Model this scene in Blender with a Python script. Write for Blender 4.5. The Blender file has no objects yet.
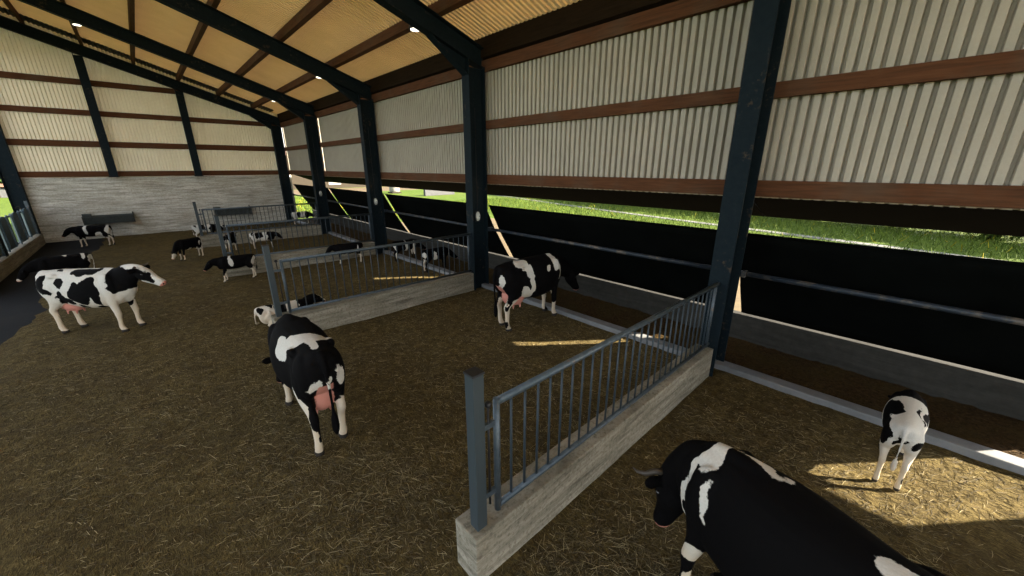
import bpy, bmesh, math, random
import numpy as np
from mathutils import Vector, Matrix, noise

random.seed(7)
SC = bpy.context.scene
COL = SC.collection
PI = math.pi

# ------------------------------------------------------------------ layout
ROWS = [24.42, 18.78, 13.10, 7.42, 1.74, -3.94, -9.62]   # portal frames along the barn
XI, XO = 5.58, 6.03            # inner / outer face of the right-hand columns
XC = 6.16                      # right-hand sheeting
XL = -3.40                     # inner face of the open front
SL = 0.325                     # roof slope (rises towards the open front)
RH = 0.40                      # rafter depth


def zr(x):                     # underside of the rafters
    return 5.20 + SL * (5.60 - x)


def zsheet(x):
    return zr(x) + RH + 0.235


# ------------------------------------------------------------------ helpers
def tag(o, label=None, cat=None, group=None, kind=None):
    if label: o['label'] = label
    if cat: o['category'] = cat
    if group: o['group'] = group
    if kind: o['kind'] = kind
    return o


def link(name, me, m=None, parent=None):
    o = bpy.data.objects.new(name, me)
    COL.objects.link(o)
    if m is not None and hasattr(me, 'materials') and len(me.materials) == 0:
        for x in (m if isinstance(m, (list, tuple)) else [m]):
            me.materials.append(x)
    if parent is not None: o.parent = parent
    return o


def obj(name, bm, m, parent=None, smooth=False):
    me = bpy.data.meshes.new(name)
    bmesh.ops.recalc_face_normals(bm, faces=bm.faces[:])
    bm.to_mesh(me); bm.free()
    if smooth:
        for p in me.polygons: p.use_smooth = True
    return link(name, me, m, parent)


def empty(name, loc=(0, 0, 0), rz=0.0):
    o = bpy.data.objects.new(name, None)
    COL.objects.link(o)
    o.location = loc; o.rotation_euler = (0, 0, rz)
    o.empty_display_size = 0.1
    return o


def copy_tree(o, parent=None):
    c = o.copy(); COL.objects.link(c)
    if parent is not None: c.parent = parent
    for ch in [x for x in COL.objects if x.parent == o]:
        copy_tree(ch, c)
    return c


def B():
    return bmesh.new()


def box(bm, lo, hi, bev=0.0, mat=None):
    lo = Vector(lo); hi = Vector(hi)
    r = bmesh.ops.create_cube(bm, size=1.0)
    vs = r['verts']
    c = (lo + hi) / 2; s = hi - lo
    for v in vs:
        v.co = Vector((v.co.x * s.x, v.co.y * s.y, v.co.z * s.z)) + c
    if bev > 0:
        es = list({e for v in vs for e in v.link_edges})
        rb = bmesh.ops.bevel(bm, geom=es, offset=bev, segments=2, affect='EDGES', profile=0.6)
        vs = list({v for f in rb['faces'] for v in f.verts} | {v for v in vs if v.is_valid})
    if mat is not None:
        for v in vs: v.co = mat @ v.co
    return vs


def tube(bm, pts, r, n=12, caps=True):
    pts = [Vector(p) for p in pts]
    rs = r if isinstance(r, (list, tuple)) else [r] * len(pts)
    rings = []
    ref = None
    for i, p in enumerate(pts):
        t = (pts[min(i + 1, len(pts) - 1)] - pts[max(i - 1, 0)]).normalized()
        if ref is None:
            ref = Vector((0, 0, 1)) if abs(t.z) < 0.9 else Vector((1, 0, 0))
        a = (ref - t * ref.dot(t)).normalized(); b = t.cross(a); ref = a
        rings.append([bm.verts.new(p + (a * math.cos(2 * PI * k / n) + b * math.sin(2 * PI * k / n)) * rs[i]) for k in range(n)])
    for i in range(len(rings) - 1):
        for k in range(n):
            bm.faces.new((rings[i][k], rings[i][(k + 1) % n], rings[i + 1][(k + 1) % n], rings[i + 1][k]))
    if caps:
        bm.faces.new(rings[0][::-1]); bm.faces.new(rings[-1])


def prism(bm, poly, axis, lo, hi):
    """extrude a 2-D polygon along an axis; poly holds the two other coordinates in x,y,z order"""
    def P(q, t):
        return {0: (t, q[0], q[1]), 1: (q[0], t, q[1]), 2: (q[0], q[1], t)}[axis]
    a = [bm.verts.new(P(q, lo)) for q in poly]; b = [bm.verts.new(P(q, hi)) for q in poly]
    n = len(poly)
    bm.faces.new(a[::-1]); bm.faces.new(b)
    for i in range(n):
        bm.faces.new((a[i], a[(i + 1) % n], b[(i + 1) % n], b[i]))


# ------------------------------------------------------------------ materials
MATS = {}


class NT:
    def __init__(s, name):
        s.m = bpy.data.materials.new(name); s.m.use_nodes = True
        s.t = s.m.node_tree; s.t.nodes.clear()
        s.out = s.n('ShaderNodeOutputMaterial')

    def n(s, typ, **kw):
        x = s.t.nodes.new(typ)
        for k, v in kw.items():
            if k in x.inputs.keys() if isinstance(k, str) else False:
                pass
            setattr(x, k, v)
        return x

    def l(s, a, b):
        s.t.links.new(a, b)

    def bsdf(s, col=None, rough=0.8, metal=0.0, spec=0.3):
        b = s.n('ShaderNodeBsdfPrincipled')
        if col is not None and not hasattr(col, 'links'):
            b.inputs['Base Color'].default_value = (*col, 1)
        elif col is not None:
            s.l(col, b.inputs['Base Color'])
        if hasattr(rough, 'links'): s.l(rough, b.inputs['Roughness'])
        else: b.inputs['Roughness'].default_value = rough
        b.inputs['Metallic'].default_value = metal
        b.inputs['Specular IOR Level'].default_value = spec
        s.l(b.outputs[0], s.out.inputs['Surface'])
        return b

    def coord(s, which='Object', scale=(1, 1, 1)):
        c = s.n('ShaderNodeTexCoord'); mp = s.n('ShaderNodeMapping')
        mp.inputs['Scale'].default_value = scale
        if which == 'World':
            g = s.n('ShaderNodeNewGeometry'); s.l(g.outputs['Position'], mp.inputs[0])
        else:
            s.l(c.outputs[which], mp.inputs[0])
        return mp.outputs[0]

    def noise(s, vec, scale=5, detail=4, rough=0.55, dist=0.0):
        x = s.n('ShaderNodeTexNoise')
        x.inputs['Scale'].default_value = scale; x.inputs['Detail'].default_value = detail
        x.inputs['Roughness'].default_value = rough; x.inputs['Distortion'].default_value = dist
        s.l(vec, x.inputs['Vector'])
        return x.outputs['Fac']

    def ramp(s, fac, stops):
        r = s.n('ShaderNodeValToRGB')
        e = r.color_ramp.elements
        while len(e) < len(stops): e.new(0.5)
        for k, (p, c) in enumerate(stops):
            e[k].position = p; e[k].color = (*c, 1) if len(c) == 3 else c
        s.l(fac, r.inputs[0])
        return r.outputs[0]

    def mix(s, fac, a, b, blend='MIX'):
        x = s.n('ShaderNodeMix', data_type='RGBA', blend_type=blend)
        for v, i in ((fac, 0), (a, 6), (b, 7)):
            if hasattr(v, 'links'): s.l(v, x.inputs[i])
            elif i == 0: x.inputs[0].default_value = v
            else: x.inputs[i].default_value = (*v, 1)
        return x.outputs[2]

    def math(s, op, a, b=0.0, clamp=False):
        x = s.n('ShaderNodeMath', operation=op); x.use_clamp = clamp
        for v, i in ((a, 0), (b, 1)):
            if hasattr(v, 'links'): s.l(v, x.inputs[i])
            else: x.inputs[i].default_value = v
        return x.outputs[0]

    def bump(s, b, h, strength=0.4, dist=0.01):
        x = s.n('ShaderNodeBump')
        x.inputs['Strength'].default_value = strength; x.inputs['Distance'].default_value = dist
        s.l(h, x.inputs['Height']); s.l(x.outputs[0], b.inputs['Normal'])


def G(v):
    return (v, v, v)


def make_materials():
    # painted steel frame: dark slate blue with worn, slightly rusty patches
    k = NT('painted steel'); v = k.coord('World')
    n1 = k.noise(v, 2.2, 6, 0.65); n2 = k.noise(v, 14, 5, 0.7)
    c = k.mix(k.ramp(n2, [(0.3, G(0)), (0.75, G(1))]), (0.004782, 0.009542, 0.01335), (0.009566, 0.01557, 0.01914))
    w = k.ramp(k.math('MULTIPLY', n1, n2), [(0.33, G(0)), (0.40, G(1))])
    c = k.mix(w, c, (0.049, 0.0364, 0.0266))
    b = k.bsdf(c, 0.6, 0.0, 0.06); k.bump(b, n2, 0.15, 0.004); MATS['steel'] = k.m

    # galvanised pen rails
    k = NT('galvanised blue rail'); v = k.coord('World')
    n = k.noise(v, 18, 5, 0.7); n1 = k.noise(v, 3, 4)
    c = k.mix(k.ramp(n, [(0.35, G(0)), (0.7, G(1))]), (0.045, 0.0615, 0.0735), (0.07875, 0.0975, 0.1125))
    c = k.mix(k.ramp(k.math('MULTIPLY', n, n1), [(0.34, G(0)), (0.42, G(1))]), c, (0.10, 0.075, 0.055))
    b = k.bsdf(c, 0.42, 0.35, 0.3); MATS['rail'] = k.m
    k = NT('grey post'); k.bsdf((0.040, 0.052, 0.058), 0.5, 0.15, 0.2); MATS['post'] = k.m
    k = NT('blue slat'); v = k.coord('World'); n = k.noise(v, 6, 5)
    k.bsdf(k.ramp(n, [(0.3, (0.030, 0.058, 0.078)), (0.7, (0.060, 0.100, 0.125))]), 0.5, 0.1, 0.3); MATS['slat'] = k.m
    k = NT('dark rail bar'); k.bsdf((0.026, 0.036, 0.043), 0.5, 0.0, 0.2); MATS['bar'] = k.m

    # rusty dark feed rail
    k = NT('worn dark blue pipe'); v = k.coord('World')
    n = k.noise(v, 5, 6, 0.7)
    c = k.mix(k.ramp(n, [(0.5, G(0)), (0.62, G(1))]), (0.0147, 0.02184, 0.0315), (0.084, 0.0714, 0.0588))
    b = k.bsdf(c, 0.5, 0.2, 0.4); MATS['pipe'] = k.m

    # brown timber: grain along the beam (object Y or X)
    for nm, sc in (('wood_y', (14, 0.9, 14)), ('wood_x', (0.9, 14, 14))):
        k = NT('brown timber ' + nm[-1]); v = k.coord('World', sc)
        n = k.noise(v, 2.5, 6, 0.65, 0.4); n2 = k.noise(k.coord('World'), 1.6, 4)
        c = k.ramp(n, [(0.25, (0.04243, 0.01572, 0.00599)), (0.55, (0.08736, 0.03342, 0.01288)), (0.85, (0.1248, 0.05504, 0.02396))])
        c = k.mix(k.ramp(n2, [(0.5, G(0)), (0.75, G(0.5))]), c, (0.08, 0.0575, 0.0375))
        b = k.bsdf(c, 0.85, 0, 0.2); k.bump(b, n, 0.3, 0.004); MATS[nm] = k.m

    k = NT('eaves timber darkened for shade'); v = k.coord('World', (14, 0.9, 14)); n = k.noise(v, 2.5, 6, 0.65, 0.4)
    k.bsdf(k.ramp(n, [(0.3, (0.010, 0.006, 0.003)), (0.8, (0.026, 0.015, 0.008))]), 0.9, 0, 0.05); MATS['wood_eave_shaded'] = k.m  # shade under the eaves is put into this timber's colour

    # fibre cement sheets
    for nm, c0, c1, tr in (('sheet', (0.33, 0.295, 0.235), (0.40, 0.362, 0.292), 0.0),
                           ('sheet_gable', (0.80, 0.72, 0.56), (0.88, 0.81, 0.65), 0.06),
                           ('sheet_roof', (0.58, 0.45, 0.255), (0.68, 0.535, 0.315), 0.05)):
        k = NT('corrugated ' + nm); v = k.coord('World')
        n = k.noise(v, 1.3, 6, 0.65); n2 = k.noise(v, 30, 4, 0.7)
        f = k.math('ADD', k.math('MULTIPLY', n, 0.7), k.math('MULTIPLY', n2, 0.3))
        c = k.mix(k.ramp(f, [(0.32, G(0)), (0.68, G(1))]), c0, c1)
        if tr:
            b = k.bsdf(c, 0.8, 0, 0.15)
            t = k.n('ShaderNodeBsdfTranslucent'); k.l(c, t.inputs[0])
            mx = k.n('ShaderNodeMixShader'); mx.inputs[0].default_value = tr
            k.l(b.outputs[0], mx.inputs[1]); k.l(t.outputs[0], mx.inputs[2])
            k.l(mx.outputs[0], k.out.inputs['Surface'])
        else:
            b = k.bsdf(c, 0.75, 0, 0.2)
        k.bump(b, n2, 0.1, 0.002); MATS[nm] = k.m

    # board-marked concrete
    for nm, sc, tint in (('concrete_wall', (0.55, 1, 7.0), (1.55, 1.52, 1.45)), ('concrete_x', (0.55, 1, 7.0), (0.78, 0.73, 0.62)), ('concrete_y', (1, 0.55, 7.0), (0.85, 0.80, 0.70))):
        k = NT('board marked concrete ' + nm[-1]); v = k.coord('World', sc)
        n = k.noise(v, 1.7, 7, 0.7, 0.6); n2 = k.noise(k.coord('World'), 1.1, 5, 0.6)
        n3 = k.noise(k.coord('World'), 28, 5, 0.7)
        c = k.ramp(n, [(0.30, (0.105, 0.10, 0.085)), (0.5, (0.29, 0.285, 0.26)), (0.70, (0.47, 0.465, 0.435))])
        c = k.mix(k.ramp(n2, [(0.45, G(0)), (0.72, G(0.6))]), c, (0.20, 0.185, 0.15))
        c = k.mix(k.ramp(n3, [(0.32, G(0.7)), (0.52, G(0))]), c, (0.10, 0.09, 0.07))
        c = k.mix(1.0, c, tint, 'MULTIPLY')
        b = k.bsdf(c, 0.9, 0, 0.15); k.bump(b, k.math('ADD', n, n3), 0.35, 0.01); MATS[nm] = k.m

    k = NT('dirty trough concrete'); v = k.coord('World', (1, 0.55, 7.0))
    n = k.noise(v, 1.7, 7, 0.7, 0.6); n3 = k.noise(k.coord('World'), 9, 5, 0.7)
    c = k.ramp(k.math('ADD', k.math('MULTIPLY', n, 0.6), k.math('MULTIPLY', n3, 0.4)), [(0.3, (0.0162, 0.01548, 0.01296)), (0.7, (0.0414, 0.0396, 0.0342))])
    b = k.bsdf(c, 0.9, 0, 0.1); k.bump(b, n, 0.35, 0.01); MATS['concrete_dirty'] = k.m

    # smooth kerb concrete
    k = NT('kerb concrete'); v = k.coord('World')
    n = k.noise(v, 6, 6, 0.7); n2 = k.noise(v, 1.2, 4)
    c = k.ramp(k.math('ADD', k.math('MULTIPLY', n, 0.6), k.math('MULTIPLY', n2, 0.4)),
               [(0.3, (0.11, 0.1155, 0.1183)), (0.7, (0.198, 0.2063, 0.2118))])
    b = k.bsdf(c, 0.7, 0, 0.35); k.bump(b, n, 0.25, 0.006); MATS['kerb'] = k.m

    # dark feed-alley floor
    k = NT('dark asphalt'); v = k.coord('World')
    n = k.noise(v, 90, 3, 0.8); n2 = k.noise(v, 0.9, 5)
    c = k.mix(k.ramp(n, [(0.35, G(0)), (0.7, G(1))]), (0.0108, 0.01152, 0.01296), (0.02448, 0.0252, 0.02664))
    c = k.mix(k.ramp(n2, [(0.4, G(0)), (0.75, G(0.5))]), c, (0.027, 0.0252, 0.0216))
    b = k.bsdf(c, 0.95, 0, 0.06); k.bump(b, n, 0.5, 0.006); MATS['asphalt'] = k.m

    # trodden straw bed
    k = NT('trodden straw'); v = k.coord('World')
    wv = k.n('ShaderNodeTexNoise'); wv.inputs['Scale'].default_value = 9; k.l(v, wv.inputs['Vector'])
    add = k.n('ShaderNodeVectorMath', operation='MULTIPLY_ADD')
    k.l(wv.outputs['Color'], add.inputs[0]); add.inputs[1].default_value = (0.10, 0.10, 0.0); k.l(v, add.inputs[2])
    st = []
    for ang, sc in ((0.35, (120, 13, 1)), (1.45, (105, 12, 1)), (2.5, (132, 14, 1))):
        mp = k.n('ShaderNodeMapping'); mp.inputs['Rotation'].default_value = (0, 0, ang); mp.inputs['Scale'].default_value = sc
        k.l(add.outputs[0], mp.inputs[0])
        st.append(k.noise(mp.outputs[0], 1.0, 3, 0.6))
    mx = k.math('MAXIMUM', k.math('MAXIMUM', st[0], st[1]), st[2])
    n2 = k.noise(v, 1.3, 6, 0.65); n3 = k.noise(v, 7, 5, 0.7)
    n5 = k.noise(v, 55, 4, 0.8)
    f = k.math('ADD', k.math('ADD', mx, k.math('MULTIPLY', k.math('SUBTRACT', n5, 0.5), 0.45)), k.math('MULTIPLY', k.math('SUBTRACT', n3, 0.5), 0.36))
    c = k.ramp(f, [(0.42, (0.0291, 0.02158, 0.008595)), (0.56, (0.0806, 0.06045, 0.02321)), (0.70, (0.1568, 0.121, 0.04813)), (0.84, (0.3023, 0.2375, 0.1032))])
    c = k.mix(k.ramp(n2, [(0.42, G(0)), (0.70, G(0.55))]), c, (0.052, 0.039, 0.020))
    b = k.bsdf(c, 0.95, 0, 0.05); k.bump(b, k.math('ADD', f, n3), 0.8, 0.02); MATS['straw'] = k.m

    k = NT('straw stalk'); o = k.n('ShaderNodeAttribute', attribute_name='tone')
    c = k.ramp(o.outputs['Fac'], [(0.0, (0.022, 0.016, 0.007)), (0.45, (0.075, 0.058, 0.027)), (0.8, (0.14, 0.11, 0.052)), (1.0, (0.36, 0.30, 0.16))])
    k.bsdf(c, 0.75, 0, 0.2); MATS['stalk'] = k.m

    k = NT('brown silage'); v = k.coord('World')
    n = k.noise(v, 24, 6, 0.75); n2 = k.noise(v, 2.2, 5)
    c = k.ramp(n, [(0.3, (0.011, 0.0066, 0.00275)), (0.55, (0.04675, 0.0264, 0.00935)), (0.8, (0.11, 0.06875, 0.0264))])
    c = k.mix(k.ramp(n2, [(0.4, G(0)), (0.7, G(0.5))]), c, (0.055, 0.042, 0.012))
    b = k.bsdf(c, 0.95, 0, 0.1); k.bump(b, n, 0.9, 0.03); MATS['silage'] = k.m

    k = NT('black rubber curtain'); v = k.coord('World')
    n = k.noise(v, 2.0, 6, 0.7)
    c = k.ramp(n, [(0.3, (0.001225, 0.001575, 0.0014)), (0.7, (0.002975, 0.0035, 0.00315))])
    k.bsdf(c, 0.95, 0, 0.02); MATS['rubber'] = k.m

    k = NT('dark trough'); v = k.coord('World'); n = k.noise(v, 10, 5)
    k.bsdf(k.ramp(n, [(0.3, (0.015, 0.019, 0.018)), (0.7, (0.03, 0.036, 0.033))]), 0.6, 0.0, 0.4); MATS['trough'] = k.m
    k = NT('trough water'); k.bsdf((0.03, 0.04, 0.04), 0.08, 0, 0.5); MATS['water'] = k.m

    k = NT('lamp lens'); b = k.bsdf((0.8, 0.78, 0.7), 0.4)
    b.inputs['Emission Color'].default_value = (1, 0.93, 0.8, 1); b.inputs['Emission Strength'].default_value = 2.0; MATS['lens'] = k.m
    k = NT('bulkhead glass'); k.bsdf((0.62, 0.63, 0.58), 0.35, 0, 0.5); MATS['globe'] = k.m
    k = NT('black housing'); k.bsdf((0.012, 0.012, 0.013), 0.5); MATS['black'] = k.m

    # outside
    k = NT('meadow'); v = k.coord('World')
    n = k.noise(v, 1.6, 7, 0.7); n2 = k.noise(v, 0.12, 4); n3 = k.noise(v, 14, 4, 0.8)
    c = k.ramp(k.math('ADD', k.math('MULTIPLY', n, 0.6), k.math('MULTIPLY', n3, 0.4)),
               [(0.3, (0.022, 0.042, 0.004)), (0.55, (0.060, 0.095, 0.010)), (0.75, (0.11, 0.14, 0.022))])
    c = k.mix(k.ramp(n2, [(0.45, G(0)), (0.65, G(0.5))]), c, (0.075, 0.10, 0.016))
    b = k.bsdf(c, 0.95, 0, 0.1); k.bump(b, n3, 0.8, 0.05); MATS['grass'] = k.m
    k = NT('grass blades'); o = k.n('ShaderNodeAttribute', attribute_name='tone')
    c = k.ramp(o.outputs['Fac'], [(0.0, (0.018, 0.040, 0.004)), (0.9, (0.10, 0.14, 0.018)), (0.94, (0.10, 0.14, 0.018)), (0.96, (0.34, 0.26, 0.012))])
    k.bsdf(c, 0.8, 0, 0.1); MATS['blade'] = k.m
    k = NT('pale track'); v = k.coord('World'); n = k.noise(v, 3, 6)
    k.bsdf(k.ramp(n, [(0.3, (0.07875, 0.07875, 0.072)), (0.7, (0.1305, 0.1305, 0.1215))]), 0.9); MATS['track'] = k.m
    k = NT('pale bounce ground'); v = k.coord('World'); n = k.noise(v, 2, 6)
    k.bsdf(k.ramp(n, [(0.3, (0.52, 0.43, 0.31)), (0.7, (0.62, 0.53, 0.40))]), 0.9); MATS['yard'] = k.m  # very pale so the unseen ground behind the barn throws light inside
    k = NT('farm yard'); v = k.coord('World'); n = k.noise(v, 2, 6)
    k.bsdf(k.ramp(n, [(0.3, (0.06, 0.0408, 0.018)), (0.7, (0.096, 0.069, 0.036))]), 0.9); MATS['farmyard'] = k.m
    k = NT('straw strewn lane'); v = k.coord('World'); n = k.noise(v, 3, 6, 0.7)
    k.bsdf(k.ramp(n, [(0.3, (0.0595, 0.042, 0.021)), (0.7, (0.119, 0.0875, 0.0385))]), 0.9); MATS['lane'] = k.m
    k = NT('hedge leaf'); o = k.n('ShaderNodeObjectInfo'); v = k.coord('Object'); n = k.noise(v, 9, 3)
    c = k.ramp(n, [(0.3, (0.0066, 0.01925, 0.0033)), (0.7, (0.04675, 0.07975, 0.011))])
    k.bsdf(c, 0.7, 0, 0.2); MATS['leaf'] = k.m
    k = NT('bark'); k.bsdf((0.08, 0.055, 0.035), 0.9); MATS['bark'] = k.m
    k = NT('tan boards'); v = k.coord('World', (6, 6, 0.6)); n = k.noise(v, 2, 5)
    k.bsdf(k.ramp(n, [(0.3, (0.01715, 0.01184, 0.005715)), (0.7, (0.0245, 0.01797, 0.009388))]), 0.85); MATS['boards'] = k.m
    k = NT('white paint'); k.bsdf((0.20, 0.19, 0.17), 0.6); MATS['white'] = k.m
    k = NT('dark pane'); k.bsdf((0.03, 0.03, 0.035), 0.2); MATS['pane'] = k.m
    k = NT('grey block'); v = k.coord('World'); n = k.noise(v, 4, 5)
    k.bsdf(k.ramp(n, [(0.3, (0.0378, 0.03915, 0.0405)), (0.7, (0.0567, 0.05805, 0.0594))]), 0.8); MATS['block'] = k.m
    k = NT('roof tiles'); k.bsdf((0.16, 0.07, 0.045), 0.8); MATS['tiles'] = k.m

    # cattle
    k = NT('holstein coat')
    a = k.n('ShaderNodeAttribute', attribute_name='coat').outputs['Fac']
    v = k.coord('Object')
    n = k.noise(v, 26, 3, 0.6); nf = k.noise(v, 60, 3, 0.7)
    f = k.math('ADD', a, k.math('MULTIPLY', k.math('SUBTRACT', n, 0.5), 0.16))
    blk = k.ramp(f, [(0.49, G(0)), (0.515, G(1))])
    wh = k.mix(k.ramp(nf, [(0.3, G(0)), (0.7, G(1))]), (0.46, 0.44, 0.39), (0.56, 0.545, 0.50))
    sp = k.n('ShaderNodeSeparateXYZ'); k.l(v, sp.inputs[0])
    lo_ = k.math('ADD', sp.outputs[2], k.math('MULTIPLY', k.math('SUBTRACT', k.noise(v, 3.5, 4), 0.5), 0.9))
    wh = k.mix(k.ramp(lo_, [(0.35, G(0.75)), (1.05, G(0))]), wh, (0.50, 0.40, 0.27))
    skin = k.n('ShaderNodeAttribute', attribute_name='skin').outputs['Fac']
    hoof = k.n('ShaderNodeAttribute', attribute_name='hoof').outputs['Fac']
    c = k.mix(blk, wh, (0.0030, 0.0028, 0.0030))
    c = k.mix(k.ramp(k.math('ADD', skin, k.math('MULTIPLY', k.math('SUBTRACT', n, 0.5), 0.4)), [(0.45, G(0)), (0.62, G(1))]), c, (0.50, 0.215, 0.165))
    c = k.mix(k.ramp(hoof, [(0.45, G(0)), (0.55, G(1))]), c, (0.030, 0.026, 0.022))
    b = k.bsdf(c, 0.8, 0, 0.045); k.bump(b, nf, 0.25, 0.004); MATS['coat'] = k.m
    k = NT('horn'); k.bsdf((0.055, 0.045, 0.034), 0.45, 0, 0.4); MATS['horn'] = k.m
    k = NT('eye'); k.bsdf((0.006, 0.005, 0.005), 0.08, 0, 0.6); MATS['eye'] = k.m


make_materials()


# ------------------------------------------------------------------ setting
# one rib: a wide flat towards the inside, then a narrow rounded groove
OFFS = (0.0, 0.28, 0.56, 0.62, 0.68, 0.90, 0.96)
PROF = (0.0, -0.02, 0.0, 0.25, 1.0, 1.0, 0.25)
PROF_ROOF = (1.0, 1.02, 1.0, 0.75, 0.0, 0.0, 0.75)


def corrugated(name, m, along, a0, a1, pitch, depth, edge, prof=PROF, gaps=()):
    """ribbed sheet; edge(a) -> (P0, P1, N): the two rib ends and the normal"""
    bm = B(); prev = None
    n = len(prof); k = int((a1 - a0) / pitch) * n
    off = OFFS
    for i in range(k + 1):
        a = a0 + pitch * (i // n) + pitch * off[i % n]
        s = prof[i % n] * depth - depth / 2
        P0, P1, N = edge(a)
        cur = [bm.verts.new(Vector(P0) + Vector(N) * s), bm.verts.new((Vector(P0) + Vector(P1)) / 2 + Vector(N) * s), bm.verts.new(Vector(P1) + Vector(N) * s)]
        if prev and not any(g0 < a < g1 for g0, g1 in gaps):
            for q in (0, 1):
                bm.faces.new((prev[q], cur[q], cur[q + 1], prev[q + 1]))
        prev = cur
    for v in [v for v in bm.verts if not v.link_faces]: bm.verts.remove(v)
    o = obj(name, bm, m)
    tag(o, kind='structure')
    return o


YB, YF = -9.9, 24.62     # rear opening and the far gable
bm = B(); box(bm, (XL - 0.35, YB, -0.30), (7.2, YF, 0.0)); tag(obj('floor', bm, MATS['asphalt']), kind='structure')

# far gable: board-marked concrete below, sheets above
bm = B(); box(bm, (XL - 0.45, 24.62, -0.1), (6.2, 24.86, 2.58), 0.01); tag(obj('wall_back', bm, MATS['concrete_wall']), kind='structure')
corrugated('wall_back_sheeting', MATS['sheet_gable'], 0, XL - 0.45, 6.16, 0.112, 0.085,
           lambda a: ((a, 24.72, 2.56), (a, 24.72, zsheet(a) - 0.03), (0, 1, 0)))
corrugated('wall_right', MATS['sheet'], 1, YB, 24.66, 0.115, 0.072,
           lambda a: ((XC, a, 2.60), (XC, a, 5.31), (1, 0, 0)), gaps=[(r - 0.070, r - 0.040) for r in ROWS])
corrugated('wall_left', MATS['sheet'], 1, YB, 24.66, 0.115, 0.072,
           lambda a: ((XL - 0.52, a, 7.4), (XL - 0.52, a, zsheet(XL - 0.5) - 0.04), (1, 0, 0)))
ca = 1 / math.hypot(1, SL)
XR0, XR1 = XL - 1.0, 6.75
corrugated('ceiling', MATS['sheet_roof'], 1, YB - 0.3, 25.1, 0.118, 0.070,
           lambda a: ((XR0, a, zsheet(XR0)), (XR1, a, zsheet(XR1)), (SL * ca, 0, ca)))

bm = B(); prev = None
for i in range(0, 340):
    x = XL - 0.4 + 0.028 * i
    if x > 5.95: break
    zz = zsheet(x) - 0.075 + (0.03 if i % 4 < 2 else 0.0)
    cur = [bm.verts.new((x, y, zz)) for y in (23.72, 24.60)] + [bm.verts.new((x, y, zz + 0.02)) for y in (23.72, 24.60)]
    if prev:
        for a_, b_ in ((0, 1), (3, 2), (2, 0), (1, 3)):
            bm.faces.new((prev[a_], prev[b_], cur[b_], cur[a_]))
    prev = cur
tag(obj('shade_strip_1', bm, MATS['black']), kind='structure')  # dark ribbed strip added under the roof to stand in for shade at the gable

# kerb, feed trough, outer trough wall
bm = B(); box(bm, (5.88, YB, 0.0), (6.08, 24.60, 0.12), 0.018)
tag(obj('concrete_kerb', bm, MATS['kerb']), 'low grey concrete kerb between the straw bedding and the brown feed', 'kerb')
bm = B(); box(bm, (7.0, YB, -0.05), (7.16, 24.60, 0.60), 0.008)
tag(obj('trough_wall', bm, MATS['concrete_dirty']), 'grey concrete trough wall along the outer side of the brown feed', 'low wall')


def heap(name, x0, x1, y0, y1, nx, ny, zf, m, thick=None):
    bm = B(); g = []
    for j in range(ny + 1):
        row = []
        y = y0 + (y1 - y0) * j / ny
        for i in range(nx + 1):
            x = x0(y) + (x1 - x0(y)) * i / nx if callable(x0) else x0 + (x1 - x0) * i / nx
            row.append(bm.verts.new((x, y, zf(x, y))))
        g.append(row)
    for j in range(ny):
        for i in range(nx):
            bm.faces.new((g[j][i], g[j][i + 1], g[j + 1][i + 1], g[j + 1][i]))
    o = obj(name, bm, m, smooth=True)
    return o


def zfeed(x, y):
    u = (x - 6.12) / 0.88
    return 0.075 + 0.075 * u + 0.028 * noise.noise(Vector((x * 2.6, y * 2.6, 0))) + 0.025 * noise.noise(Vector((x * 9, y * 9, 3)))


tag(heap('cattle_feed', 6.08, 7.0, YB, 24.6, 10, 420, zfeed, MATS['silage']), 'brown chopped feed lying in the trough along the black curtains', 'feed', kind='stuff')


def straw_edge(y):
    base = np.interp(y, [-10, 4, 10.6, 11.9, 14, 16, 18, 22.4, 24.6], [-2.6, -2.55, -2.42, -2.16, -2.28, -2.1, -1.9, -1.64, -1.75])
    return float(base) + 0.20 * noise.noise(Vector((y * 0.9, 0, 0))) + 0.09 * noise.noise(Vector((y * 3.1, 5, 0))) + 0.03 * noise.noise(Vector((y * 11, 5, 0)))


def zstraw(x, y):
    e = straw_edge(y)
    k = max(0.0, min(1.0, (x - e) / 0.35))
    return 0.004 + k * (0.028 + 0.022 * noise.noise(Vector((x * 1.3, y * 1.3, 0))) + 0.012 * noise.noise(Vector((x * 5, y * 5, 0))))


tag(heap('straw_bedding', straw_edge, 5.88, YB, 24.6, 60, 260, zstraw, MATS['straw']), 'trodden brown straw bedding over the whole barn floor', 'straw', kind='stuff')


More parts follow.
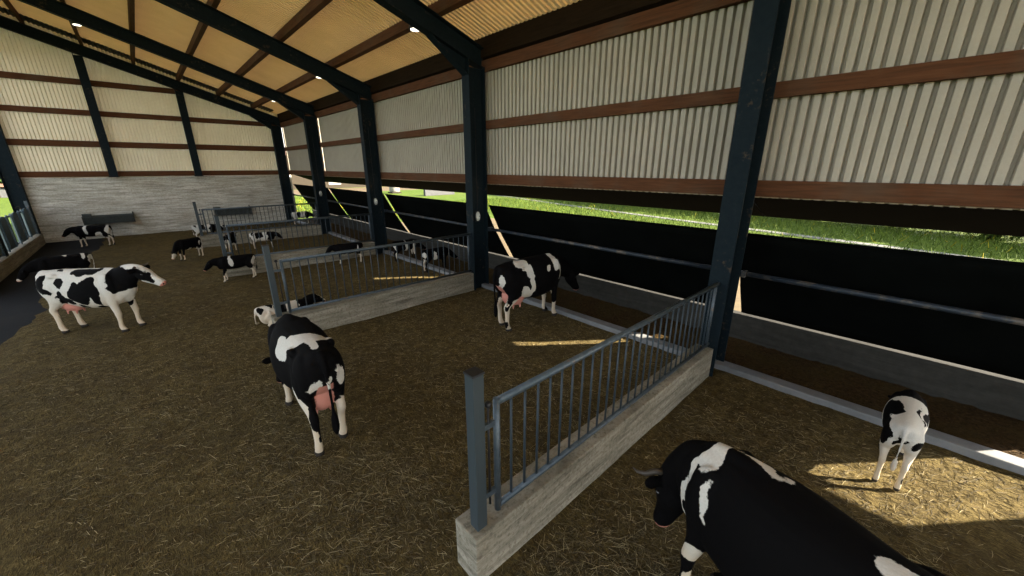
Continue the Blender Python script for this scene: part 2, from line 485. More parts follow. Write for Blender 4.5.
def strands(name, n, place, L, W, m, up=0.25, flower=False, wind=None):
    vs = []; fs = []; tone = []
    for _ in range(n):
        p = place()
        if p is None: continue
        x, y, z, s = p
        a = random.uniform(0, 2 * PI); l = random.uniform(*L) * s; w = random.uniform(*W) * s
        bend = random.uniform(-0.25, 0.25)
        d0 = Vector((math.cos(a), math.sin(a), random.uniform(-0.04, up)))
        d1 = Vector((math.cos(a + bend), math.sin(a + bend), random.uniform(-0.18, 0.08) if up < 1 else up))
        P = [Vector((x, y, z)), Vector((x, y, z)) + d0 * l / 2, Vector((x, y, z)) + d0 * l / 2 + d1 * l / 2]
        sd = Vector((-math.sin(a), math.cos(a), 0)) * w; upv = Vector((0, 0, w * 0.9))
        b = len(vs); t = random.random()
        if flower: t = t * 0.92 if random.random() > 0.012 else 1.0
        for i, q in enumerate(P):
            k = 1.0 if i < 2 else 0.55
            vs += [q - sd * k, q + sd * k, q + upv * k * 1.4]; tone += [t] * 3
        for i in (0, 3):
            for (e, f) in ((0, 1), (1, 2), (2, 0)):
                fs.append((b + i + e, b + i + f, b + i + 3 + f, b + i + 3 + e))
        fs += [(b + 2, b + 1, b), (b + 6, b + 7, b + 8)]
    me = bpy.data.meshes.new(name)
    me.from_pydata([tuple(v) for v in vs], [], fs)
    at = me.attributes.new('tone', 'FLOAT', 'POINT'); at.data.foreach_set('value', tone)
    return link(name, me, m)


def chaff_place():
    for _ in range(40):
        r = 1.2 + 7.5 * random.random() ** 1.1; a = random.uniform(-0.3, 1.75)
        x, y = r * math.sin(a), r * math.cos(a)
        if straw_edge(y) + 0.05 < x < 5.84 and not (1.15 < x and any(-0.13 < y - r0 < 0.21 for r0 in ROWS)):
            return x, y, zstraw(x, y) + 0.001, 1.0
    return None


def straw_place():
    # denser close to where the camera stands, everywhere inside the pens and aisle
    for _ in range(40):
        u = random.random()
        r = 0.8 + 14 * u ** 1.55; a = random.uniform(-0.25, 2.0)
        x, y = r * math.sin(a) * 1.0, r * math.cos(a)
        if straw_edge(y) + 0.05 < x < 5.84 and -2.4 < y < 24.4 and not (1.15 < x and any(abs(y - r0) < 0.2 for r0 in ROWS)):
            if noise.noise(Vector((x * 0.8, y * 0.8, 9))) + random.uniform(-0.55, 0.45) < 0: continue
            return x, y, zstraw(x, y) + 0.002, 1.0
    return None


tag(strands('straw_chaff', 42000, chaff_place, (0.015, 0.07), (0.0012, 0.0022), MATS['stalk'], up=0.25),
    'short dull bits of chaff between the longer straw stalks', 'straw', kind='stuff')
tag(strands('straw_litter', 34000, straw_place, (0.04, 0.15), (0.001, 0.0021), MATS['stalk'], up=0.16),
    'loose pale straw stalks strewn over the barn floor', 'straw', kind='stuff')


def feed_place():
    x = random.uniform(6.16, 6.96); y = random.uniform(-2.6, 12)
    return x, y, zfeed(x, y), 1.0


tag(strands('loose_feed', 5000, feed_place, (0.04, 0.12), (0.0015, 0.003), MATS['silage'], up=0.3),
    'short brown stems on top of the feed in the trough', 'feed', kind='stuff')


# ------------------------------------------------------------------ steel frame
def ibeam_column(name, x0, x1, yc, z0, z1, parent=None, w=0.26, tf=0.022):
    """column whose flanges face the inside and outside of the barn"""
    bm = B()
    box(bm, (x0, yc - w / 2, z0), (x0 + tf, yc + w / 2, z1), 0.003)
    box(bm, (x1 - tf, yc - w / 2, z0), (x1, yc + w / 2, z1), 0.003)
    box(bm, (x0 + tf, yc - 0.008, z0), (x1 - tf, yc + 0.008, z1))
    return obj(name, bm, MATS['steel'], parent)


ORD = ['in the far right corner', 'at the second pen divider from the end wall', 'at the third pen divider from the end wall',
       'at the divider behind the feeding cow', 'beside the nearest pen divider, right of centre', 'nearest the calf, out to the right', 'at the open rear end']
for i, yc in enumerate(ROWS):
    t = empty('steel_column', ((XI + XO) / 2, yc, 0))
    tag(t, 'dark blue steel column ' + ORD[i], 'column', 'steel columns of the right wall')
    t.matrix_world = Matrix.Translation(((XI + XO) / 2, yc, 0))
    ox = (XI + XO) / 2
    bm = B()
    for (a, b_) in ((XI, XI + 0.022), (XO - 0.022, XO)):
        box(bm, (a - ox, -0.13, 0.0), (b_ - ox, 0.13, zr(a) + 0.02), 0.003)
    box(bm, (XI - ox + 0.022, -0.008, 0.0), (XO - ox - 0.022, 0.008, zr(XO)))
    obj('shaft', bm, MATS['steel'], t)
    bm = B(); box(bm, (XI - ox - 0.06, -0.17, 0.002), (XO - ox - 0.16, 0.17, 0.03), 0.004)
    obj('base_plate', bm, MATS['steel'], t)

LORD = ['standing at the left end of the concrete end wall', 'second from the end wall along the open front', 'third from the end wall along the open front',
        'fourth from the end wall along the open front', 'fifth from the end wall along the open front', 'sixth from the end wall along the open front', 'at the rear end of the open front']
for i, yc in enumerate(ROWS):
    x1, x0 = XL, XL - 0.45
    t = empty('steel_column', ((x0 + x1) / 2, yc, 0)); ox = (x0 + x1) / 2
    tag(t, 'tall dark blue steel column ' + LORD[i], 'column', 'steel columns of the open front')
    bm = B()
    for (a, b_) in ((x0, x0 + 0.022), (x1 - 0.022, x1)):
        box(bm, (a - ox, -0.13, 0.0), (b_ - ox, 0.13, zr(b_) + 0.01), 0.003)
    box(bm, (x0 - ox + 0.022, -0.008, 0.0), (x1 - ox - 0.022, 0.008, zr(x1)))
    obj('shaft', bm, MATS['steel'], t)

RORD = ['lying along the top of the gable sheets', 'nearest but one to the gable', 'third from the gable', 'carrying the round lamp above the feeding cow',
        'on the nearest column right of centre', 'overhead behind the camera', 'at the open rear end']
for i, yc in enumerate(ROWS):
    t = empty('steel_rafter', (1.1, yc, zr(1.1)))
    tag(t, 'dark blue sloping steel rafter ' + RORD[i], 'rafter', 'sloping steel rafters')

    def R(poly, lo, hi, bm):
        prism(bm, [(x - 1.1, z - zr(1.1)) for x, z in poly], 1, lo, hi)
    bm = B()
    a, b_ = XL - 0.75, XO + 0.05
    R([(a, zr(a)), (b_, zr(b_)), (b_, zr(b_) + 0.022), (a, zr(a) + 0.022)], -0.115, 0.115, bm)
    R([(a, zr(a) + RH - 0.022), (b_, zr(b_) + RH - 0.022), (b_, zr(b_) + RH), (a, zr(a) + RH)], -0.115, 0.115, bm)
    R([(a, zr(a) + 0.022), (b_, zr(b_) + 0.022), (b_, zr(b_) + RH - 0.022), (a, zr(a) + RH - 0.022)], -0.008, 0.008, bm)
    obj('beam', bm, MATS['steel'], t)
    # haunch at the eaves column
    bm = B()
    hx = XI - 0.80
    R([(hx, zr(hx)), (XI, zr(XI)), (XI, 4.93)], -0.008, 0.008, bm)
    nx_, nz_ = 0.012, 0.012
    R([(hx - 0.03, zr(hx)), (XI, 4.91), (XI, 4.885), (hx - 0.055, zr(hx))], -0.10, 0.10, bm)
    obj('haunch', bm, MATS['steel'], t)

# timber purlins under the roof sheets
PX = [6.08, 4.92, 3.58, 2.19, 0.82, -0.58, -1.98, -3.38]
PN = ['at the eaves above the right wall', 'first up from the eaves', 'second up from the eaves', 'third up from the eaves', 'fourth up from the eaves',
      'fifth up from the eaves', 'sixth up from the eaves', 'topmost, above the open front']
for x, nm in zip(PX, PN):
    bm = B()
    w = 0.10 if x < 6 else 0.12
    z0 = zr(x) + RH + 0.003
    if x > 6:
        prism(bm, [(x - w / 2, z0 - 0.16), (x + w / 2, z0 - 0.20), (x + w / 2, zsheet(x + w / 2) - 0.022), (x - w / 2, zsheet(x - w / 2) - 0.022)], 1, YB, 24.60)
    else:
        prism(bm, [(x - w / 2, z0 + w / 2 * SL), (x + w / 2, z0 - w / 2 * SL), (x + w / 2, zsheet(x + w / 2) - 0.02), (x - w / 2, zsheet(x - w / 2) - 0.02)], 1, YB, 24.60)
    tag(obj('timber_purlin', bm, MATS['wood_eave_shaded' if x > 6 else 'wood_y']), 'long brown timber roof purlin ' + nm, 'purlin', 'timber purlins under the roof')

for nm, z0, z1 in (('lowest', 2.62, 2.83), ('middle', 3.83, 4.01), ('uppermost', 5.01, 5.23)):
    bm = B(); box(bm, (XO + 0.005, YB, z0), (XC - 0.024, 24.60, z1), 0.004)
    tag(obj('timber_girt', bm, MATS['wood_y']), nm + ' brown timber girt along the right wall sheets', 'girt', 'timber girts of the right wall')

for nm, z0, z1 in (('lowest brown timber girt on top of the concrete end wall', 2.60, 2.83), ('second brown timber girt up across the gable sheets', 3.80, 4.04),
                   ('third brown timber girt up across the gable sheets', 5.03, 5.24), ('fourth brown timber girt up across the gable sheets', 6.18, 6.40)):
    bm = B()
    xr = min(6.0, 5.60 - (z1 - 5.20 - 0.1) / SL if z1 > 5.25 else 6.0)
    box(bm, (XL - 0.4, 24.60, z0), (xr, 24.69, z1), 0.004)
    tag(obj('timber_girt', bm, MATS['wood_x']), nm, 'girt', 'timber girts of the gable')

for xc, nm in ((-0.79, 'left of the two'), (2.13, 'right of the two')):
    bm = B(); t = empty('gable_post', (xc, 24.47, 2.58))
    tag(t, 'dark blue steel gable post, ' + nm + ' standing on the concrete end wall', 'post', 'gable posts')
    for (a, b_) in ((-0.14, -0.12), (0.12, 0.14)):
        box(bm, (a, -0.09, 0.0), (b_, 0.09, zr(xc + a) - 2.58 - 0.0))
    box(bm, (-0.12, -0.09, 0.0), (0.12, -0.07, zr(xc + 0.14) - 2.58))
    obj('shaft', bm, MATS['steel'], t)
    bm = B(); box(bm, (-0.17, -0.11, -0.0), (0.17, 0.12, 0.02), 0.003); obj('foot_plate', bm, MATS['steel'], t)

# ------------------------------------------------------------------ pen dividers
BAR = None


def pen_divider(y, label):
    """barred divider on a concrete base; x runs from the aisle to the column"""
    global BAR
    t = empty('pen_divider', (1.2, y, 0)); tag(t, label, 'pen divider', 'barred pen dividers on concrete bases')
    xe = XI - 1.2 - 0.003
    bm = B(); box(bm, (0.0, -0.09, 0.0), (xe, 0.165, 0.48), 0.012); tag(obj('concrete_base', bm, MATS['concrete_x'], t), 'weathered grey concrete base')
    bm = B(); box(bm, (0.055, -0.045, 0.48), (0.145, 0.045, 1.74), 0.006)
    p = obj('end_post', bm, MATS['post'], t)
    bm = B(); box(bm, (0.05, -0.05, 1.74), (0.15, 0.05, 1.757), 0.004); obj('post_cap', bm, MATS['black'], p)
    bm = B(); tube(bm, [(0.285, 0, 0.50), (0.285, 0, 1.475)], 0.026, 14); obj('stile', bm, MATS['rail'], t, True)
    bm = B(); tube(bm, [(xe - 0.07, 0, 0.50), (xe - 0.07, 0, 1.475)], 0.022, 12); obj('stile', bm, MATS['rail'], t, True)
    bm = B(); tube(bm, [(0.285, 0, 1.45), (xe - 0.002, 0, 1.45)], 0.029, 14); obj('top_rail', bm, MATS['rail'], t, True)
    bm = B(); tube(bm, [(0.285, 0, 0.535), (xe - 0.002, 0, 0.535)], 0.025, 14); obj('bottom_rail', bm, MATS['rail'], t, True)
    # hinge rod between post and stile with its two lugs and a round knob
    bm = B(); tube(bm, [(0.21, 0, 0.60), (0.21, 0, 1.44)], 0.009, 8)
    r = bmesh.ops.create_uvsphere(bm, u_segments=12, v_segments=8, radius=0.026)
    for v in r['verts']: v.co += Vector((0.21, 0, 1.46))
    h = obj('hinge_rod', bm, MATS['black'], t, True)
    for z in (0.68, 1.27):
        bm = B(); box(bm, (0.146, -0.014, z), (0.262, 0.014, z + 0.045), 0.004); obj('hinge_lug', bm, MATS['rail'], h)
    n = 27
    for k in range(n):
        x = 0.425 + (xe - 0.07 - 0.14 - 0.425) * k / (n - 1)
        if BAR is None:
            bm = B(); tube(bm, [(0, 0, 0.535), (0, 0, 1.45)], 0.0105, 8)
            o = obj('bar', bm, MATS['bar'], t, True); BAR = o.data
        else:
            o = link('bar', BAR, None, t)
        o.location = (x, 0, 0)
    return t


for y, lb in ((1.74, 'nearest barred pen divider, in the foreground right of centre'), (7.42, 'second nearest barred pen divider, behind the cow seen from the rear'),
              (13.10, 'third barred pen divider away, behind the black calf in the middle'), (18.78, 'farthest barred pen divider, nearest the concrete end wall'), (-3.94, 'barred pen divider behind the feeding calf, outside the picture')):
    if y > 0: pen_divider(y, lb)

# feed barrier along the open front
t = empty('feed_barrier', (XL + 0.05, 13.0, 0)); tag(t, 'blue barred feed barrier on a concrete kerb along the open front', 'barrier')
y0, y1 = 14.8, 24.40
bm = B(); box(bm, (-0.25, y0 - 13, 0), (0.0, y1 - 13, 0.42), 0.02); tag(obj('concrete_base', bm, MATS['concrete_y'], t), 'pale concrete base')
bm = B(); tube(bm, [(-0.12, y0 - 13, 1.42), (-0.12, y1 - 13, 1.42)], 0.032, 12); obj('top_rail', bm, MATS['rail'], t, True)
bm = B(); tube(bm, [(-0.12, y0 - 13, 0.52), (-0.12, y1 - 13, 0.52)], 0.028, 12); obj('bottom_rail', bm, MATS['rail'], t, True)
hb = None
n = 16
for k in range(n):
    y = y0 + 0.30 + (y1 - y0 - 0.75) * k / (n - 1)
    if hb is None:
        bm = B()
        prism(bm, [(-0.275, 0.50), (0.275, 0.50), (0.275, 1.40), (0.20, 1.485), (0.0, 1.515), (-0.20, 1.485), (-0.275, 1.40)], 0, -0.016, 0.016)
        o = obj('slat', bm, MATS['slat'], t); hb = o.data
    else:
        o = link('slat', hb, None, t)
    o.location = (-0.075, y - 13, 0); o.rotation_euler = (0, 0, 0.16 * math.sin(k * 2.1) + 0.10)
bm = B(); box(bm, (-0.165, y1 - 13 - 0.09, 0.42), (-0.075, y1 - 13, 1.72), 0.006); obj('end_post', bm, MATS['rail'], t)

# ------------------------------------------------------------------ feed rails, curtains and flaps along the right wall
BAY = ['at the open rear end', 'behind the feeding calf', 'behind the black cow feeding', 'behind the two feeding calves', 'in the second bay from the end wall', 'in the bay at the end wall']
bays = [(-9.62, -3.94), (-3.94, 1.74), (1.74, 7.42), (7.42, 13.10), (13.10, 18.78), (18.78, 24.42)]
for (ya, yb), nm in zip(bays, BAY):
    t = empty('feed_rail', (6.10, (ya + yb) / 2, 1.53)); tag(t, 'dark blue worn pipe feed rail ' + nm, 'rail', 'pipe feed rails')
    L = (yb - ya) / 2
    bm = B(); tube(bm, [(0, -L + 0.02, 0), (0, L - 0.02, 0)], 0.036, 14); obj('pipe', bm, MATS['pipe'], t, True)
    for s in (-1, 1):
        bm = B(); box(bm, (-0.07, s * (L - 0.16) - 0.03, -0.045), (0.045, s * (L - 0.16) + 0.03, 0.045), 0.004); obj('clamp', bm, MATS['pipe'], t)

for (ya, yb), nm in zip(bays, BAY):
    t = empty('wind_curtain', (6.15, (ya + yb) / 2, 2.08)); tag(t, 'black slanting rubber wind curtain ' + nm, 'curtain', 'black wind curtains over the trough')
    ly, hy = ya + (1.84 if ya == -3.94 else 0.22) - (ya + yb) / 2, yb + (0.9 if yb == -3.94 else 0.02) - (ya + yb) / 2
    bm = B(); g = []
    nx_, ny_ = 10, 40
    for i in range(nx_ + 1):
        u = i / nx_; row = []
        for j in range(ny_ + 1):
            w = j / ny_; y = ly + (hy - ly) * w
            # upper corners are pulled in so the gap between curtains tapers upwards
            y += (-0.10 * u * 0 + (0.0)) if 0 < w < 1 else 0
            sag = -0.02 * math.sin(PI * u) + 0.012 * noise.noise(Vector((u * 3, y * 0.8 + ya, 0)))
            row.append((0.05 + u * 0.845 + sag, y, -u * 1.455 + sag))
        g.append(row)
    top = [[bm.verts.new(p) for p in r] for r in g]
    bot = [[bm.verts.new((p[0] + 0.02, p[1], p[2] + 0.012)) for p in r] for r in g]
    for i in range(nx_):
        for j in range(ny_):
            bm.faces.new((top[i][j], top[i][j + 1], top[i + 1][j + 1], top[i + 1][j]))
            bm.faces.new((bot[i][j], bot[i + 1][j], bot[i + 1][j + 1], bot[i][j + 1]))
    for i in range(nx_):
        for j in (0, ny_):
            bm.faces.new((top[i][j], top[i + 1][j], bot[i + 1][j], bot[i][j]))
    for j in range(ny_):
        for i in (0, nx_):
            bm.faces.new((top[i][j], top[i][j + 1], bot[i][j + 1], bot[i][j]))
    obj('sheet', bm, MATS['rubber'], t, True)
    bm = B(); tube(bm, [(0.055, ly, 0.0), (0.055, hy, 0.0)], 0.02, 10); obj('top_bar', bm, MATS['rubber'], t, True)

for (ya, yb), nm in zip(bays, BAY):
    bm = B()
    prism(bm, [(6.19, 2.63), (7.26, 2.235), (7.27, 2.25), (6.20, 2.66)], 1, ya + 0.005, yb - 0.005)
    tag(obj('awning_flap', bm, MATS['rubber']), 'black outward flap under the wall sheets ' + nm, 'flap', 'black flaps below the wall sheets')

# ------------------------------------------------------------------ troughs on the end wall
for x0, x1, nm in ((-2.10, -0.55, 'left of the pens, above the calf'), (2.42, 3.93, 'behind the farthest barred divider')):
    t = empty('water_trough', ((x0 + x1) / 2, 24.62, 0.66)); tag(t, 'dark narrow water trough fixed to the end wall ' + nm, 'trough', 'wall troughs')
    L = (x1 - x0) / 2
    bm = B()
    prism(bm, [(-0.46, 0.30), (-0.40, 0.0), (-0.02, 0.0), (0.0, 0.34), (-0.03, 0.34), (-0.05, 0.035), (-0.37, 0.035), (-0.43, 0.30)], 0, -L + 0.03, L - 0.03)
    obj('basin', bm, MATS['trough'], t)
    for s in (-1, 1):
        bm = B(); prism(bm, [(-0.48, 0.33), (-0.41, -0.02), (0.0, -0.02), (0.0, 0.42), (-0.10, 0.42), (-0.16, 0.33)], 0, s * L - 0.02, s * L + 0.02)
        obj('end_plate', bm, MATS['trough'], t)
    bm = B(); box(bm, (-L + 0.02, -0.425, 0.20), (L - 0.02, -0.045, 0.22)); obj('water', bm, MATS['water'], t)
    bm = B(); box(bm, (-L + 0.021, -0.25, 0.26), (-L + 0.26, -0.02, 0.42), 0.01); obj('float_box', bm, MATS['trough'], t)

# ------------------------------------------------------------------ lamps
CL = [(4.84, 8.10, 'above the pen with the feeding black cow'), (4.86, 14.15, 'in the bay behind the second rafter'), (4.93, 20.2, 'near the far right corner'), (-0.45, 20.4, 'near the gable on the left')]
for x, y, nm in CL:
    zt = zr(x) + RH - 0.01
    t = empty('ceiling_lamp', (x, y, zt)); tag(t, 'small round white lamp under the roof purlin ' + nm, 'lamp', 'round lamps under the purlins')
    bm = B(); tube(bm, [(0, 0, 0.0), (0, 0, -0.03), (0, 0, -0.10)], [0.06, 0.125, 0.135], 20); obj('housing', bm, MATS['black'], t, True)
    bm = B(); tube(bm, [(0, 0, -0.098), (0, 0, -0.115), (0, 0, -0.125)], [0.105, 0.10, 0.06], 20); obj('lens', bm, MATS['lens'], t, True)

for i, yc in enumerate(ROWS[1:4]):
    nm = ['second column from the end wall', 'third column from the end wall', 'column behind the feeding black cow', 'nearest column right of centre'][i]
    t = empty('bulkhead_lamp', (5.80, yc - 0.009, 1.86)); tag(t, 'white oval bulkhead lamp on the ' + nm, 'wall lamp', 'oval lamps on the columns')
    bm = B(); r = bmesh.ops.create_uvsphere(bm, u_segments=20, v_segments=14, radius=1.0)
    for v in r['verts']: v.co = Vector((v.co.x * 0.062, -0.012 + min(0.0, v.co.y) * 0.075, v.co.z * 0.115))
    obj('globe', bm, MATS['globe'], t, True)
    bm = B(); box(bm, (-0.075, -0.014, -0.13), (0.075, -0.001, 0.13), 0.006); obj('back_plate', bm, MATS['black'], t)
    bm = B(); tube(bm, [(0, -0.02, -0.115), (0, -0.095, 0), (0, -0.02, 0.115)], 0.005, 6); obj('guard', bm, MATS['black'], t)
    bm = B(); tube(bm, [(0, -0.014, 0.13), (0, -0.014, 0.6), (0, -0.014, 2.4)], 0.008, 6); obj('cable', bm, MATS['black'], t)

# ------------------------------------------------------------------ cattle
def loft(bm, rings, n=18, sup=2.0, caps=True):
    """rings: (centre, half-width sideways, half-height); frames follow the path, the side axis stays level"""
    P = [Vector(r[0]) for r in rings]; out = []
    for i, (c, a, h) in enumerate([(P[k], r[1], r[2]) for k, r in enumerate(rings)]):
        t = (P[min(i + 1, len(P) - 1)] - P[max(i - 1, 0)]).normalized()
        ref = rings[i][3] if len(rings[i]) > 3 else Vector((0, 1, 0))
        s = (ref - t * ref.dot(t)).normalized(); u = t.cross(s).normalized()
        ring = []
        for k in range(n):
            q = 2 * PI * k / n; cs, sn = math.cos(q), math.sin(q)
            e = 2.0 / sup
            ring.append(bm.verts.new(c + s * a * math.copysign(abs(cs) ** e, cs) + u * h * math.copysign(abs(sn) ** e, sn)))
        out.append(ring)
    for i in range(len(out) - 1):
        for k in range(n):
            bm.faces.new((out[i][k], out[i][(k + 1) % n], out[i + 1][(k + 1) % n], out[i + 1][k]))
    for ring, c in ((out[0][::-1], P[0]), (out[-1], P[-1])):
        v = bm.verts.new(c)
        for k in range(n): bm.faces.new((ring[k], ring[(k + 1) % n], v))


def spline(pts, m=4):
    """Catmull-Rom through tuples (x,y,z,a,b)"""
    A = [np.array(p, float) for p in pts]; out = []
    for i in range(len(A) - 1):
        p0, p1, p2, p3 = A[max(i - 1, 0)], A[i], A[i + 1], A[min(i + 2, len(A) - 1)]
        for k in range(m):
            t = k / m
            out.append(0.5 * ((2 * p1) + (p2 - p0) * t + (2 * p0 - 5 * p1 + 4 * p2 - p3) * t * t + (3 * p1 - p0 - 3 * p2 + p3) * t ** 3))
    out.append(A[-1])
    return [(Vector(q[:3]), max(q[3], 0.006), max(q[4], 0.006)) for q in out]


def ball(bm, c, r, rot=None):
    x = bmesh.ops.create_icosphere(bm, subdivisions=3, radius=1.0)
    for v in x['verts']:
        q = Vector((v.co.x * r[0], v.co.y * r[1], v.co.z * r[2]))
        if rot is not None: q = rot @ q
        v.co = q + Vector(c)


HEADS = {  # poll, direction of the face (unit-ish, local), neck bend point
    'level': ((1.03, 0.0, 1.34), (0.80, 0.0, -0.58)),
    'alert': ((1.06, 0.0, 1.50), (0.86, 0.0, -0.42)),
    'low':   ((1.16, 0.0, 1.12), (0.62, 0.0, -0.78)),
    'feed':  ((1.20, 0.0, 0.86), (0.52, 0.0, -0.86)),
    'reach': ((1.24, 0.0, 0.80), (0.78, 0.0, -0.60)),
    'droop': ((0.95, 0.0, 0.76), (0.10, 0.0, -0.99)),
    'graze': ((1.05, 0.0, 0.58), (0.42, 0.0, -0.90)),
}


def cow_body(name, head='level', yaw=0.0, legs=(0, 0, 0, 0), adult=True, voxel=0.017, lying=False, tail_swing=0.0, horns=False):
    """one continuous body mesh, about 1.40 high at the hips, facing +X; legs = forward offset of FL, FR, HL, HR hooves"""
    bm = B()
    cf = 1.0 if adult else 0.86           # calves are slimmer and leggier
    dz = 0.0 if adult else 0.06
    up = 0.0 if not lying else -0.62
    torso = [(-0.93, 0, 1.20, .07, .09), (-0.88, 0, 1.19, .155, .165), (-0.78, 0, 1.135, .205, .245), (-0.62, 0, 1.06, .255, .325), (-0.45, 0, 1.01, .268, .365),
             (-0.22, 0, .965, .315, .405), (0.05, 0, .945, .345, .425), (0.28, 0, .955, .325, .415), (0.48, 0, .99, .265, .385), (0.64, 0, 1.03, .205, .325), (0.76, 0, 1.06, .15, .245), (0.83, 0, 1.08, .08, .13)]
    rr = []
    for (c, a, h) in spline(torso, 4):
        hh = h * (1 if adult else 0.84)
        rr.append((c + Vector((0, 0, (h - hh) * 0.9 + up)), a * cf, hh))
    loft(bm, rr, 26, 2.35)
    U = Vector((0, 0, up))
    # hooks, pins, shoulders, thighs, brisket
    for s in (-1, 1):
        ball(bm, Vector((-.50, s * .205 * cf, 1.262)) + U, (.11, .055, .05))
        ball(bm, Vector((-.85, s * .10 * cf, 1.235)) + U, (.07, .045, .04))
        ball(bm, Vector((.50, s * .185 * cf, 1.00)) + U, (.155, .105, .30))
        ball(bm, Vector((.60, s * .12 * cf, .86 + dz)) + U, (.13, .09, .17))
        ball(bm, Vector((-.68, s * .155 * cf, 1.00)) + U, (.205, .115, .30), Matrix.Rotation(-0.15, 3, 'Y'))
        ball(bm, Vector((-.55, s * .185 * cf, .84 + dz)) + U, (.165, .095, .19))
    ball(bm, Vector((.64, 0, .80 + dz)) + U, (.15, .11, .17))
    ball(bm, Vector((.42, 0, 1.30)) + U, (.28, .09, .085))
    # legs
    if not lying:
        w = cf if adult else 0.92
        for i, s in enumerate((1, -1)):
            o = legs[i]
            loft(bm, spline([(.50, s * .185 * cf, 1.00, .10, .15), (.50 + o * .15, s * .185 * cf, .80, .082 * w, .115 * w), (.50 + o * .4, s * .18 * cf, .62, .066 * w, .080 * w),
                             (.525 + o * .68, s * .17 * cf, .45, .056 * w, .060 * w), (.53 + o * .74, s * .17 * cf, .40, .057 * w, .060 * w), (.525 + o * .82, s * .168 * cf, .30, .040 * w, .043 * w),
                             (.52 + o * .94, s * .168 * cf, .155, .040 * w, .043 * w), (.525 + o * .98, s * .168 * cf, .115, .047 * w, .050 * w), (.55 + o, s * .168 * cf, .062, .046 * w, .052 * w),
                             (.565 + o, s * .168 * cf, .03, .056 * w, .070 * w), (.57 + o, s * .168 * cf, 0.002, .060 * w, .078 * w)], 3), 14)
            o = legs[2 + i]
            loft(bm, spline([(-.66, s * .16 * cf, 1.05, .12, .21), (-.61 + o * .05, s * .178 * cf, .86, .108 * w, .19 * w), (-.645 + o * .2, s * .18 * cf, .70, .080 * w, .130 * w),
                             (-.735 + o * .45, s * .17 * cf, .575, .054 * w, .076 * w), (-.785 + o * .55, s * .165 * cf, .505, .054 * w, .070 * w), (-.770 + o * .7, s * .163 * cf, .40, .044 * w, .052 * w),
                             (-.768 + o * .88, s * .163 * cf, .22, .040 * w, .046 * w), (-.762 + o * .95, s * .163 * cf, .13, .048 * w, .053 * w), (-.740 + o, s * .163 * cf, .065, .046 * w, .053 * w),
                             (-.722 + o, s * .163 * cf, .03, .055 * w, .070 * w), (-.716 + o, s * .163 * cf, 0.002, .060 * w, .078 * w)], 3), 14)
    else:
        for s in (-1, 1):   # folded under the body
            loft(bm, spline([(.50, s * .19, .38, .10, .13), (.66, s * .21, .20, .075, .085), (.78, s * .20, .075, .058, .06), (.60, s * .19, .062, .048, .05), (.42, s * .17, .055, .046, .048)], 4), 12)
            loft(bm, spline([(-.62, s * .19, .42, .12, .20), (-.40, s * .30, .24, .09, .13), (-.62, s * .33, .085, .06, .07), (-.40, s * .31, .06, .048, .05), (-.22, s * .27, .055, .048, .05)], 4), 12)
    # neck and head
    pl, d = HEADS[head]
    pl = Vector(pl) + U * (0.8 if lying else 1.0); d = Vector(d).normalized()
    base = Vector((0.60, 0, 1.10)) + U
    if not adult: pl = base + (pl - base) * 0.84
    Rz = Matrix.Rotation(yaw, 3, 'Z')
    pl = base + Rz @ (pl - base); d = Rz @ Matrix.Rotation(0, 3, 'Z') @ d
    side = Rz @ Vector((0, 1, 0))
    if yaw: side = Matrix.Rotation(yaw * 0.25, 3, 'Z') @ side; d = Matrix.Rotation(yaw * 0.25, 3, 'Z') @ d
    nd = (pl - base)
    mid = base + nd * 0.5 + Vector((0, 0, 0.02))
    nr = []
    for (c, a, h) in spline([(*(base - Vector((.10, 0, .06))), .20 * cf, .30), (*(base + nd * .18), .165 * cf, .255), (*mid, .132 * cf, .215), (*(base + nd * .82), .105, .165), (*(pl + d * .06 - Vector((0, 0, .02))), .098, .13), (*(pl + d * .14 - Vector((0, 0, .03))), .06, .08)], 4):
        k = max(0.0, min(1.0, (c - base).length / max(nd.length, .01)))
        nr.append((c, a, h, (Vector((0, 1, 0)) * (1 - k) + side * k).normalized()))
    loft(bm, nr, 20)
    hl = 1.0 if adult else 0.86
    upv = d.cross(side) if d.cross(side).z > 0 else side.cross(d)
    st = [(-.055, .060, .055, .02), (-.03, .092, .085, .012), (.03, .108, .115, -.01), (.12, .120, .140, -.03), (.20, .118, .142, -.035), (.28, .092, .122, -.03), (.36, .074, .098, -.02), (.43, .072, .084, -.012), (.49, .084, .080, -.010), (.535, .082, .070, -.012), (.56, .055, .045, -.014)]
    loft(bm, [(pl + d * (t * hl) + upv * o, a, h, side) for t, a, h, o in st], 20, 2.3)
    jw = [(.10, .07, .06, -.13), (.22, .062, .055, -.125), (.36, .05, .045, -.09), (.48, .05, .035, -.065), (.52, .03, .02, -.06)]
    loft(bm, [(pl + d * (t * hl) + upv * o, a, h, side) for t, a, h, o in jw], 14)
    for s in (-1, 1):   # brows and ears
        ball(bm, pl + d * .15 + side * s * .095 + upv * .035, (.04, .035, .03))
        e0 = pl + d * .035 + side * s * .085 + upv * .01
        ax = (side * s * .92 - d * .16 + upv * .02).normalized()
        fr = (d * .5 + upv).normalized()
        R_ = [(e0, .028, .024), (e0 + ax * .05, .045, .026), (e0 + ax * .11, .060, .024), (e0 + ax * .16, .050, .021), (e0 + ax * .20, .022, .016)]
        t_ = ax; sd_ = ax.cross(fr).normalized()
        loft(bm, [(c, a, h, sd_) for c, a, h in R_], 14)
    # tail
    ts = tail_swing
    ln = 1.0 if adult else 0.85
    tp = [(-.84, 0, 1.315 + up, .045, .04), (-.935, .005, 1.275 + up, .034, .034), (-.975, .02 * ts, 1.12 + up, .026, .026), (-.975, .10 * ts, .90 + up * 1.0, .021, .021)]
